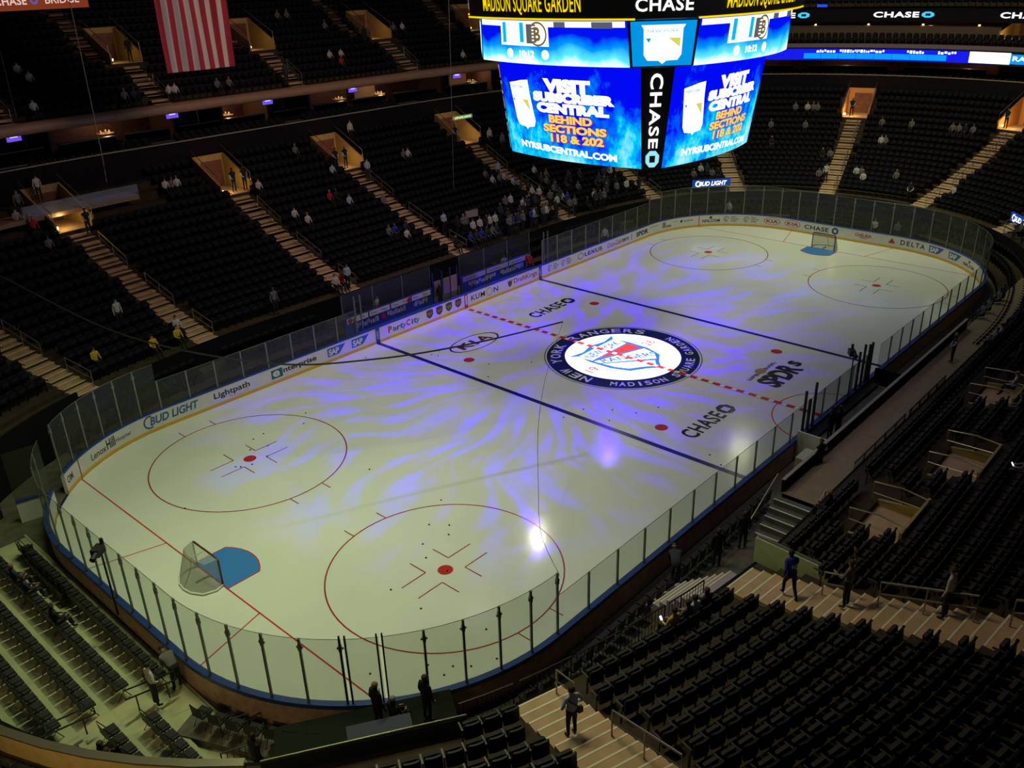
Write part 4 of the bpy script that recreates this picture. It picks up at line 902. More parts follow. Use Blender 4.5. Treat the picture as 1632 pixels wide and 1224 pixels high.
    def corner(lv, lift=0):
        A = [smap(fi, lv)(1, y) for y in (0, 1)]; B = [smap((fi + 1) % 4, lv)(-1, y) for y in (0, 1)]
        nn = Vector((ox + ux, oy + uy, 0)).normalized() * lift
        return lambda x, y: Vector(A[0]).lerp(Vector(A[1]), y).lerp(Vector(B[0]).lerp(Vector(B[1]), y), (x + 1) / 2) + nn
    c0 = corner(LOW); mb = MB(); grid(mb, c0, -1, 1, 0, 1, 1); o = mb.obj('corner_strip', M_black, SB); o['label'] = 'black corner strip with vertical CHASE lettering'
    c1 = corner(LOW, .04); mb = MB()
    vs, fs = text2d('CHASE', .02, 1.12); mb.add([c1(-.42 + bb * .80, .95 - aa * .74) for aa, bb in vs], fs); mb.obj('vertical_lettering', SW_, o)
    mb = MB(); octagon(mb, 0, .10, .62, c1, ry=.085); mb.obj('octagon_mark', emis('mark_pale', (.35, .80, .9), 1.0), o)
    c2 = corner(MID); mb = MB(); grid(mb, c2, -1, 1, 0, 1, 1); o = mb.obj('corner_panel', M_black, SB)
    c3 = corner(MID, .03); mb = MB(); grid(mb, c3, -.92, .92, .02, .98, 1); mb.obj('cyan_panel', CB, o)
    c4 = corner(MID, .05); c5 = corner(MID, .07); mb = MB()
    mb.poly([c4(x * .62, .5 + y * .40) for x, y in ((-1, 1), (-.9, .8), (-.92, -.6), (-.75, -.9), (-.2, -.92), (0, -1.1), (.2, -.92), (.75, -.9), (.92, -.6), (.9, .8), (1, 1))][::-1]); mb.obj('crest_white', SW_, o)
    mb = MB(); mb.poly([c5(.15, .62), c5(.5, .62), c5(.5, .42)][::-1]); mb.obj('crest_gold', SGD, o)
    mb = MB(); put_text(mb, 'NEW YORK', -.45, .45, .74, .80, c5); mb.poly([c5(-.5, .62), c5(-.35, .62), c5(-.42, .52)][::-1]); mb.obj('crest_teal', SCd, o)
    c6 = corner(TOP); mb = MB(); grid(mb, c6, -1, 1, 0, 1, 1); o = mb.obj('corner_band', M_black, SB)
    c7 = corner(TOP, .03); mb = MB(); put_text(mb, 'CHASE', -.9, .75, .22, .62, c7, .02, 1.1); mb.obj('white_lettering', SW_, o)
    # undersides between levels
def loop(lv, y):
    out = []
    for fi in range(4): out += [smap(fi, lv)(-1 + 2 * i / 10, y) for i in range(11)]
    return out + out[:1]
mb = MB(); L1, L2 = loop(LOW, 1), loop(MID, 0); mb.sweep([[a, c] for a, c in zip(L1, L2)]); L3, L4 = loop(MID, 1), loop(TOP, 0); mb.sweep([[a, c] for a, c in zip(L3, L4)])
L0 = loop(LOW, 0); mb.add([(0, 0, .12)] + L0, [(0, i + 1, i + 2) for i in range(len(L0) - 1)]); LT = loop(TOP, 1); mb.add([(0, 0, 8.2)] + LT, [(0, i + 2, i + 1) for i in range(len(LT) - 1)]); mb.obj('housing', M_black, SB)
mb = MB()
for sx_ in (-1, 1):
    for sy_ in (-1, 1): mb.tube([(sx_ * 3, sy_ * 3, 8), (sx_ * 3, sy_ * 3, 16)], .05, 6)
mb.obj('hoist_ropes', M_black, SB)

# ---------------------------------------------------------------- roof lamps whose glints lie on the ice
for i, (x, y, r, col, s) in enumerate(((36.1, 9.8, .95, (1, 1, .62), 40), (31.1, 19.9, .34, (.9, 1, 1), 26), (34.3, 17.2, .3, (1, 1, .7), 16), (33.0, 8.2, .36, (1, 1, .7), 20))):
    e = empty('roof_lamp', (x, y, 26)); tag(e, 'round roof floodlight mirrored as a glint in the ice, %s of four' % ORD[i], 'floodlight', 'roof floodlights')
    MB().tube([(0, 0, .1), (0, 0, .5)], [r * 1.15, r * .6], 16).obj('housing', M_black, e); mb = MB(); mb.tube([(0, 0, 0), (0, 0, .06)], r, 16); mb.obj('lens', emis('roof_lens_%d' % 1 if 0 else 'roof_lens_' + 'abcde'[i], col, s), e)

# ---------------------------------------------------------------- seats
for a_, b__ in ((155.5 - TOT, 177.6 - TOT), (6.5, 80.0)):
    terrace('floor_ground_rows', a_, b__, 0, 2, lambda k: .4 + .45 * k, .86, -1.75, [], M_rowc)
    wallband('wall_ground_rows', a_, b__, -1.8, 0, .4, M_dark, th=.04)
def seat_parts(detail=True):
    """local frame: seat faces +Y, origin on the floor under the seat"""
    mb = MB(); W = .235; rows = []
    prof = [(-.235, .40), (-.225, .55), (-.205, .72), (-.215, .84), (-.24, .885)] if detail else [(-.23, .40), (-.205, .72), (-.235, .885)]
    xs = (-1, -.85, -.3, .3, .85, 1) if detail else (-1, 0, 1)
    front = [[(W * x * (1 - .06 * (z > .86)), y + .035 * abs(x) ** 2 * 1.0 - 0, z - (.03 if abs(x) == 1 and z > .86 else 0)) for y, z in prof] for x in xs]
    back = [[(p[0], p[1] - .06, p[2]) for p in r] for r in front]
    mb.sweep([r[::-1] for r in front]); mb.sweep(back); mb.sweep([[a, b_] for a, b_ in zip(front[0], back[0])]); mb.sweep([[b_, a] for a, b_ in zip(front[-1], back[-1])]); mb.sweep([[f_[-1], b_[-1]] for f_, b_ in zip(front, back)]); mb.sweep([[b_[0], f_[0]] for f_, b_ in zip(front, back)])
    bk = mb
    pn = MB(); up = Vector((0, .12, 1)).normalized(); pn.box((0, -.06, .58), (.21, .035, .19), (1, 0, 0), up)
    if detail: pn.box((0, -.005, .60), (.185, .018, .165), (1, 0, 0), up)
    ar = MB()
    ar.box((-.265, -.02, .66), (.024, .16, .018)); ar.box((-.265, -.13, .33), (.018, .03, .32))
    return bk, pn, ar
bk, pn, ar = seat_parts(); ME_back = bk.mesh('seat_back', M_seat, True); ME_pan = pn.mesh('seat_pan', mat('seat_cloth', (.028, .020, .020), .8, var=.3, vscale=12)); ME_arm = ar.mesh('seat_arm', M_arm)
ME_back.polygons.foreach_set('use_smooth', [False] * len(ME_back.polygons))
LOWSEAT = [seat_parts(False)]
sb = MB()
for q in LOWSEAT[0]: sb.add(q.v, q.f)
SV = np.array(sb.v, dtype=np.float64); SF = sb.f
PLATF = (119.0, 126.2)
def excl(u, k, tier):
    if tier == 'L':
        for c, p in LA:
            w_ = (SW.get(c, 1.35) / 2 + .30); q = sca(c, k * ROWT + .5)
            if abs(du(u, c)) * q < w_: return True
            if p and k >= PK0 and abs(du(u, c)) * q < 1.6: return True
        for c, a, b_ in MIDP:
            if a - 1 <= k < b_ + 0 and abs(du(u, c)) * sca(c, k * ROWT) < 1.75: return True
        if abs(du(u, 166.5)) < 4.6 and k >= 14: return True
        if k <= 1 and abs(du(u, 100.3)) < .7: return True
        if abs(du(u, 107.3)) < 1.2 and k <= 1: return True
        if k < 1 and 124.4 < u % TOT < 157: return True
        if k < 1 and 119.3 < u % TOT < 124.5: return True
        return False
    for c in UA:
        if abs(du(u, c)) < .95 and k < UPK: return True
        if UPK - 1 <= k < UPK + 4 and abs(du(u, c)) * sca(c, 20) < 1.5: return True
        if k >= UPK and abs(du(u, c - 1.9)) * sca(c, 20) < .8: return True
    return False
seats = []   # (dist, x,y,z, angle, tier, k, u)
def gather(tier, u0, u1, K, zf, tr, dst, pitch, skip=None):
    for k in range(K):
        d = dst + k * tr + .56
        u = u0; i = 0
        while u < u1:
            p, n = bowl(u, d); q, _ = bowl(u + .05, d); stp = pitch * .05 / max((q - p).length, 1e-6)
            if not excl(u, k, tier) and not (skip and skip(u, k)):
                p.z = zf(k)
                if inframe(p, 90): seats.append(((p - CAMPOS).length, p, math.atan2(-n.y, -n.x) - pi / 2, tier, k, u % TOT))
            u += stp
gather('L', 0, TOT, NROW, zrow, ROWT, 0, .55)
gather('U', U0, U1, UK, zup, UROWT, UD, .55)
gather('T', U0, 61, 3, lambda k: 9.45 + .18 * k, .85, LD + .1, .62, lambda u, k: abs(du(u, 161.2)) < 1.8)
gather('F', RB0, RB1, 2, lambda k: 13.0 + .3 * k, .85, 15.9, .62)
gather('F', RB0, RB1, 9, lambda k: 16.5 + .45 * k, .85, 18.0, .6)
for a_, b__ in ((155.5, 177.6), (TOT + 6.5, TOT + 80.0)): gather('G', a_, b__, 2, lambda k: .4 + .45 * k, .86, -1.75, .56)
gather('G', 39.0, 52.5, 3, lambda k: .1 + .1 * k, .86, -4.35, .56)
NEARSEC = [(108.2, 116.7, 'between the two near staircases'), (116.7, 126, 'left of the near usher stairs'), (57.8, 108.2, 'right of the wide near stairs')]
seats.sort(key=lambda s: s[0])
near = [s for s in seats if s[3] == 'L' and 57.8 < s[5] < 127 and inframe(s[1] + Vector((0, 0, .6)), 8)][:300]
nid = set(id(s) for s in near)
NSEAT = 0
proto = empty('arena_seat'); mo('backrest', ME_back, proto); mo('seat_pan', ME_pan, proto); mo('armrest', ME_arm, proto)
bykey = {}
for s in near:
    sec = next((q for q in NEARSEC if q[0] <= s[5] < q[1]), NEARSEC[-1]); bykey.setdefault((sec[2], s[4]), []).append(s)
for (sec, k), l in bykey.items():
    l.sort(key=lambda s: -s[5])
    for i, s in enumerate(l):
        o = proto if NSEAT == 0 else copy_tree(proto); NSEAT += 1
        o.location = s[1]; o.rotation_euler = (0, 0, s[2])
        tag(o, 'black seat %s, %s row, %s from the left' % (sec, ordn(k), ordn(i)), 'seat', 'black seats %s' % sec)
def bulk(name, lst, m, label, z=0):
    if not lst: return
    n = len(lst); nv = len(SV); P = np.array([list(s[1]) for s in lst]); A = np.array([s[2] for s in lst]); c, s_ = np.cos(A)[:, None], np.sin(A)[:, None]
    V = np.empty((n, nv, 3)); V[:, :, 0] = SV[None, :, 0] * c - SV[None, :, 1] * s_ + P[:, 0:1]; V[:, :, 1] = SV[None, :, 0] * s_ + SV[None, :, 1] * c + P[:, 1:2]; V[:, :, 2] = SV[None, :, 2] + P[:, 2:3]
    F = np.array(SF); FF = (F[None, :, :] + (np.arange(n) * nv)[:, None, None]).reshape(-1, 4)
    me = bpy.data.meshes.new(name); me.vertices.add(n * nv); me.vertices.foreach_set('co', V.ravel()); me.loops.add(FF.size); me.loops.foreach_set('vertex_index', FF.ravel().astype(np.int32))
    me.polygons.add(len(FF)); me.polygons.foreach_set('loop_start', np.arange(0, FF.size, 4, dtype=np.int32)); me.polygons.foreach_set('loop_total', np.full(len(FF), 4, dtype=np.int32))
    me.materials.append(m); me.update(calc_edges=True); me.validate()
    o = bpy.data.objects.new(name, me); COL.objects.link(o); tag(o, label, 'seats', None, 'stuff')
rest = [s for s in seats if id(s) not in nid]
print('seats', len(seats), 'near', len(near))
bulk('distant_seats', rest, M_seatf, 'thousands of empty dark seats filling the distant stands')

# folding chairs on the risers behind the near end boards
EF = mat('riser_olive', (.40, .40, .24), .65, var=.12, vscale=1.2); RX = -30.78; RT = 1.12
mb = MB()
for j in range(5):
    x0, x1 = RX - j * RT, RX - (j + 1) * RT; z = .10 + .19 * j
    mb.box(((x0 + x1) / 2, -1.0, z / 2), (RT / 2 - .012, 9.2 - .35 * j, z / 2))
o = mb.obj('floor_end_risers', EF); o['kind'] = 'structure'
mb = MB(); mb.box((-30.72, -1.0, .03), (.04, 9.5, .03)); o = mb.obj('floor_end_strip', EF); o['kind'] = 'structure'
fm_ = mat('chair_black', (.012, .012, .014), .5)
fb, fp_, fl_ = MB(), MB(), MB()
fb.sweep([[(x, -.22 + .02 * abs(x) * 4, .50), (x, -.25 + .02 * abs(x) * 4, .86)] for x in (-.22, -.1, .1, .22)]); fb.sweep([[(x, -.255 + .02 * abs(x) * 4, .86), (x, -.225 + .02 * abs(x) * 4, .50)] for x in (-.22, -.1, .1, .22)])
fp_.box((0, 0, .45), (.22, .21, .03)); fl_.tube([(-.22, .2, 0), (-.22, -.22, .87)], .014, 4); fl_.tube([(.22, .2, 0), (.22, -.22, .87)], .014, 4); fl_.tube([(-.22, -.24, 0), (-.22, .15, .45)], .014, 4); fl_.tube([(.22, -.24, 0), (.22, .15, .45)], .014, 4)
fl_.box((.23, .0, .62), (.012, .17, .015))
fproto = empty('folding_chair'); fb.obj('backrest', fm_, fproto); fp_.obj('seat', mat('chair_cloth', (.02, .018, .022), .85), fproto); fl_.obj('frame', M_blackrail, fproto)
first = True
def put_chair(x, y, z, rz, label, group):
    global first
    o = fproto if first else copy_tree(fproto); first = False; o.location = (x, y, z); o.rotation_euler = (0, 0, rz); tag(o, label, 'chair', group)
AISLE = -4.85
for j in range(5):
    a = 0; ys = [6.6 - j * .25 - i * .53 for i in range(40)]
    L_ = [y for y in ys if y > AISLE + .62]; R2 = [y for y in ys if -9.6 < y < AISLE - .62]
    for nm, l in (('far block', L_), ('near block', R2)):
        for i, y in enumerate(l):
            if nm == 'near block' and (j == 0 or y < -9.2): continue
            put_chair(RX - j * RT - .52, y, .10 + .19 * j * 1 + .0, -pi / 2, 'black folding chair on the olive risers, %s row, %s in the %s' % (ORD[j], ordn(i), nm), 'folding chairs on the olive risers')
# aisle loops on the risers
for (x0, x1, z0, z1, nm) in ((-31.1, -32.7, .1, .45, 'nearest the boards'), (-33.6, -35.4, .6, .9, 'further from the boards')):
    e = empty('handrail', (x0, AISLE, z0)); tag(e, 'looped black handrail across the folding-chair aisle, ' + nm, 'handrail', 'aisle loops')
    d = Vector((x1 - x0, 0, z1 - z0)); up = Vector((0, 0, .95)); lo = Vector((0, 0, .6)); mb = MB(); mb.tube([lo, up, d + up, d + lo, lo], .028, 6); mb.obj('loop', M_blackrail, e)
    mb = MB(); mb.tube([d * .2, d * .2 + lo], .025, 5); mb.tube([d * .8, d * .8 + lo], .025, 5); mb.obj('legs', M_blackrail, e)

# ---------------------------------------------------------------- broadcast platform at the near corner
e = empty('broadcast_platform', (-28.6, -11.9, 0)); tag(e, 'dark broadcast platform with black skirting in the near corner behind the glass', 'platform'); dx = Vector((.84, -.54, 0)).normalized(); nn = Vector((-dx.y, dx.x, 0))
MB().box(Vector((-.3, .1, .6)), (2.6, 1.2, .6), dx).obj('deck', mat('platform_dark', (.012, .016, .012), .8, spec=.1), e)
MB().box(Vector((-1.15, -1.05, 1.55)) , (2.7, .05, 1.15), dx).obj('rear_screen', mat('screen_olive_black', (.03, .038, .03), .4), e)
mb = MB(); mb.tube([Vector((-1.15, -1.05, 2.74)) - dx * 2.7, Vector((-1.15, -1.05, 2.74)) + dx * 2.7], .03, 6); mb.obj('rear_rail', mat('parapet_cap', (.75, .70, .50), .2, metal=.9), e)
e = empty('desk', (-28.9, -12.05, 1.2)); tag(e, 'dark blue covered desk on the broadcast platform in front of the suited men', 'desk')
MB().box((0, -.35, .36), (.85, .35, .36), dx).obj('desk_front', mat('cloth_navy', (.03, .04, .07), .9), e); MB().box((0, -.35, .74), (.9, .38, .02), dx).obj('desk_top', mat('cloth_navy2', (.04, .05, .085), .8), e)
for i in range(7):
    s = E0 + 2.05 + 1.4 + i * .56 - 1.4
    p, n = rink(D1 + .7 + i * .56, 1.15); put_chair(p.x, p.y, .35, math.atan2(-n.y, -n.x) - pi / 2, 'black chair with pale frame in the corner row beside the broadcast platform, %s from it' % ordn(i), 'corner chairs beside the platform')
p, n = rink(D1 + 2.6, 1.15); o = MB().box((0, 0, .17), (2.3, .45, .17), (n.y, -n.x, 0)).obj('floor_corner_riser', M_floor); o.location = p; o['kind'] = 'structure'
# step unit and small rails near the corner chairs
for i, (x, y, hgt, nm) in enumerate(((-31.2, -7.6, .7, 'by the blue boards'), (-31.9, -8.9, .95, 'at the end of the riser aisle'))):
    mb = MB(); mb.tube([(0, 0, 0), (0, 0, hgt), (.75, -.35, hgt), (.75, -.35, 0)], .03, 6)
    for k_ in range(5): mb.tube([(.15 * k_, -.07 * k_, .05), (.15 * k_, -.07 * k_, hgt)], .014, 4)
    litem('guard_rail', mb, M_blackrail, (x, y, .1), 'small black barred guard rail ' + nm, 'rail', 'corner guard rails')
# balustrades along the front of the near stand and the chair row under them
def baluster(u0, u1, d, z0, h, label, group, m=M_blackrail):
    c = bp_(u0, d, z0); e = empty('balustrade', c); tag(e, label, 'balustrade', group)
    us_ = usamples(u0, u1, (), .8); mb = MB(); mb.tube([bp_(a, d, z0 + h) - c for a in us_], .028, 5); mb.tube([bp_(a, d, z0 + .08) - c for a in us_], .02, 4); mb.obj('rails', m, e)
    mb = MB(); n = int((u1 - u0) / .14)
    for i in range(n + 1): a = u0 + (u1 - u0) * i / n; mb.tube([bp_(a, d, z0 + .08) - c, bp_(a, d, z0 + h) - c], .011 if i % 8 else .024, 4, False)
    mb.obj('bars', m, e)
for i, (a, b_) in enumerate(((109.6, 111.3), (111.5, 113.2), (113.4, 115.1), (115.3, 117.1), (117.3, 119.0))):
    baluster(a, b_, -.35, 1.55, 1.15, 'black barred balustrade in front of the near stand, %s from the wide stairs' % ORD[i], 'front balustrades')
baluster(88.2, 93.0, -.12, 1.25, 1.25, 'slim balustrade along the beige walkway, further length', 'walkway rails')
baluster(93.4, 98.9, -.12, 1.25, 1.25, 'slim balustrade along the beige walkway, nearer length', 'walkway rails')
for i in range(26):
    s = 2 * PHALF + 9.5 + i * .58; p, n = rink(s, 1.0); put_chair(p.x, p.y, 0.02, math.atan2(-n.y, -n.x) - pi / 2, 'black chair in the dark row against the near side boards, %s from the walkway' % ordn(i), 'chairs against the near side boards')
# walkway behind the timekeepers
WM = mat('walkway_beige', (.27, .20, .13), .7, var=.1)
mb = MB(); xs_ = np.linspace(-9.6, 26, 40)
def yin(x): p, n = bowl(2 * S4 - 0, -.12); a = abs(x); return -16.83 if a < 13 else -(math.sqrt((RA - .12) ** 2 - (a - 13) ** 2) - 25.05)
mb.sweep([[(x, min(-14.75, yin(x) + 2.05), .0), (x, min(-14.75, yin(x) + 2.05), 1.15), (x, yin(x), 1.15)] for x in xs_ if yin(x) < -15]); o = mb.obj('floor_walkway', WM); o['kind'] = 'structure'
mb = MB(); mb.box((2, -14.72, 1.42), (11.5, .05, .28)); o = mb.obj('wall_walkway', M_dark); o['kind'] = 'structure'
mb = MB(); mb.box((2, -14.72, 1.72), (11.5, .07, .02)); o = mb.obj('trim_2', M_ledge); o['kind'] = 'structure'
e = empty('stage_steps', (-11.2, -15.6, 0)); tag(e, 'short flight of pale-edged steps rising to the beige walkway', 'stairs')
mb = MB(); mn = MB()
for i in range(5): mb.box((.34 * i - .2, 0, .115 * (i + 1)), (.17, .9, .115 * (i + 1))); mn.box((.34 * i - .35, 0, .23 * (i + 1) + .004), (.03, .9, .006))
mb.obj('steps', mat('step_grey', (.10, .10, .10), .6), e); mn.obj('nosing', M_nose, e)
for j, y in enumerate((-14.6, -16.6)):
    litem('handrail', MB().tube([(-12.0, y, .9), (-9.8, y, 2.1)], .03, 6).tube([(-12.0, y, 0), (-12.0, y, .9)], .02, 5).tube([(-9.8, y, 1.1), (-9.8, y, 2.1)], .02, 5), M_rail, (0, 0, 0), 'handrail of the short flight to the walkway, %s side' % ('rink' if j == 0 else 'stand'), 'handrail', 'walkway step rails')
# stairs down to the floor at the wide near stairs, and the pale green side wall
e = empty('floor_steps', bp_(108.9, -.2, 0)); tag(e, 'grey-violet steps dropping from the wide near stairs to the rink floor', 'stairs'); b = e.location.copy(); mb = MB(); mn = MB()
for i in range(9):
    d = -.3 - .3 * i; z = 2.2 - .24 * i; q, n = bowl(108.9, d); mb.box(q + Vector((0, 0, z / 2)) - b, (.9, .15, z / 2), (n.y, -n.x, 0)); mn.box(q - n * .12 + Vector((0, 0, z + .004)) - b, (.9, .02, .006), (n.y, -n.x, 0))
mb.obj('steps', mat('steps_grey_violet', (.34, .28, .34), .6), e); mn.obj('nosing', M_nose, e)
e = empty('side_wall', bp_(106.9, 1.4, 1.0)); tag(e, 'pale green panelled wall with a top rail beside the wide near stairs', 'wall panel'); b = e.location.copy()
q0, n0 = bowl(106.9, -.2); q1, _ = bowl(106.9, 2.5); mid = (q0 + q1) / 2; t = (q1 - q0).normalized()
MB().box(mid + Vector((0, 0, 2.15)) - b, ((q1 - q0).length / 2, .06, 1.0), t).obj('panel', mat('panel_green', (.42, .50, .28), .5, var=.08), e)
MB().box(mid + Vector((0, 0, 2.25)) + Vector((t.y, -t.x, 0)) * -.07 - b, ((q1 - q0).length / 2, .012, .06), t).obj('groove', M_dark, e)
mb = MB(); mb.tube([q0 + Vector((0, 0, 3.25)) - b, q1 + Vector((0, 0, 3.25)) - b], .03, 6); mb.obj('top_rail', M_rail, e)
for i in range(4): pass
# timekeepers' box: counter, table, side walls
e = empty('timekeeper_booth', (-.4, -13.9, 0)); tag(e, 'timekeepers booth with dark counters on the near side at the centre line', 'booth')
MB().box((0, -.1, .45), (4.4, .65, .15)).obj('deck', M_floor, e); MB().box((0, .55, .78), (4.2, .18, .03)).obj('counter', M_black, e); MB().box((-4.45, 0, .75), (.04, .75, .75)).obj('side_wall', M_white, e); MB().box((4.45, 0, .75), (.04, .75, .75)).obj('side_wall', M_dark, e)
litem('bench', MB().box((0, 0, .4), (2.6, .2, .04)).box((-2.3, 0, .2), (.05, .18, .2)).box((2.3, 0, .2), (.05, .18, .2)), mat('bench_brown', (.12, .05, .04), .6), (8.0, -14.1, .0), 'long brown bench in the dark box beyond the timekeepers', 'bench', 'penalty benches')
litem('white_box', MB().box((0, 0, .45), (.55, .3, .45)), mat('case_white', (.5, .5, .42), .5), (-5.6, -14.0, 0), 'pale equipment case against the near boards beside the timekeepers', 'case')
# players benches on the far side
for sx, nm in ((-1, 'nearer the gate corner'), (1, 'nearer the far goal')):
    x0 = sx * 5.1
    e = empty('team_bench', (x0, 13.9, 0)); tag(e, 'long players bench behind the open boards, ' + nm, 'bench', 'players benches'); MB().box((0, .05, .62), (3.5, .17, .03)).obj('seat', M_blue, e)
    for i in range(5): MB().box((-3.2 + i * 1.6, .05, .3), (.04, .14, .3)).obj('leg', M_blackrail, e)
    e = empty('advert_wall', (x0, 14.75, 0)); tag(e, 'low wall of adverts behind the players bench, ' + nm, 'advert wall', 'bench advert walls')
    MB().box((0, .06, .75), (3.75, .05, .75)).obj('wall_panel', M_blue, e)
    cnt = 4 if sx < 0 else 3
    for i in range(cnt):
        w_ = 7.2 / cnt; xa = -3.6 + i * w_
        mb = MB(); mb.box((xa + w_ / 2, 0, 1.26), (w_ / 2 - .06, .012, .17)); mb.obj('advert_panel', ADW if sx < 0 else mat('ad_lilac', (.45, .40, .75), .4), e)
        mb = MB()
        if sx < 0:
            for q in range(2): put_text(mb, 'Time', xa + .15 + q * .85, xa + .6 + q * .85, 1.2, 1.36, lambda x, y: (x, -.02, y), .01)
        else: scribble(mb, xa + .3, xa + 1.5, 1.2, 1.3, lambda x, y: (x, -.02, y))
        mb.obj('advert_text', ADGR, e)
    mb = MB()
    if sx < 0: scribble(mb, -3.0, -1.0, .62, .98, lambda x, y: (x, -.01, y)); scribble(mb, -.3, 1.3, .66, 1.0, lambda x, y: (x, -.01, y)); scribble(mb, 2.0, 3.3, .66, 1.0, lambda x, y: (x, -.01, y))
    else: scribble(mb, -3.0, -.2, .62, .98, lambda x, y: (x, -.01, y)); scribble(mb, .3, 2.8, .62, .98, lambda x, y: (x, -.01, y))
    mb.obj('large_lettering', mat('ad_pale', (.42, .42, .55), .5), e)
    mb = MB(); disc(mb, -3.3 if sx < 0 else 3.2, 1.26, .17, lambda x, y: (x, -.022, y), 14)
    if sx < 0: disc(mb, 1.6, 1.26, .17, lambda x, y: (x, -.022, y), 14); disc(mb, -.65, .8, .2, lambda x, y: (x, -.022, y), 14)
    mb.obj('round_mark', ADR, e)
    e2 = empty('glass_screen', (x0, 14.9, 1.5)); tag(e2, 'wide glass screen behind the players bench, ' + nm, 'glass screen', 'screens behind the benches')
    MB().box((0, 0, .75), (3.7, .008, .75)).obj('pane', M_glass, e2)
    for i in range(4): MB().box((-3.7 + i * 2.467, 0, .75), (.02, .02, .75)).obj('post', M_post, e2)
e = empty('interview_booth', (0, 14.0, 0)); tag(e, 'glass booth with pink posters between the two players benches', 'booth')
for x in (-1.15, 1.15): MB().box((x, 0, 1.4), (.02, .9, 1.4)).obj('side_glass', M_glass, e)
for x in (-.75, .1, .8): MB().box((x, .9, 1.25), (.3, .02, .55)).obj('poster', mat('poster_pink', (.45, .30, .36), .6), e)
for x in (-1.15, -.3, .5, 1.15): MB().box((x, .92, 1.2), (.04, .03, 1.2)).obj('frame', M_blue, e)
for s_ in (-1, 1):
    for j, x in enumerate((8.6, 9.05)): litem('glass_post', MB().box((0, 0, 1.2), (.03, .04, 1.25)), M_post, (s_ * x, 13.3, .9), 'tall pale post at the %s end of the benches, %s one' % ('gate-corner' if s_ < 0 else 'far-goal', 'inner' if j == 0 else 'outer'), 'post', 'posts at the bench ends')
# remote cameras on poles
for (x, y, z0, h, nm) in ((-30.95, -.75, 1.0, 2.55, 'behind the near goal'), (.4, -13.25, 1.0, 2.5, 'above the timekeepers on the near side')):
    e = empty('camera_pole', (x, y, z0)); tag(e, 'remote television camera on a thin black pole ' + nm, 'camera', 'remote cameras')
    MB().tube([(0, 0, 0), (0, 0, h)], .035, 6).obj('pole', M_black, e)
    MB().box((-.05, .1, h + .12), (.22, .14, .14), (.8, .6, 0)).obj('camera_body', M_black, e); mb = MB(); mb.tube([(-.2, -.1, h + .14), (-.42, -.28, h + .10)], .1, 8); mb.obj('lens', M_black, e); MB().box((.16, .18, h + .32), (.05, .05, .14)).obj('clamp', M_black, e)
# low stair mouth in the section behind the benches (brown opening)
doorway(8.6, 1.3, 3.6, 2.1, 3.4, 1.5, 'small ochre-lit entrance in the lower rows behind the players benches', None, 3, m=mat('mouth_ochre', (.30, .22, .12), .7), hrail=False)
litem('white_sign', MB().box((0, 0, 0), (.55, .04, .25), (.97, -.25, 0)), mat('sign_paper', (.35, .34, .36), .6), bp_(7.5, 2.6, 4.0), 'pale blank board above the small entrance behind the benches', 'board')

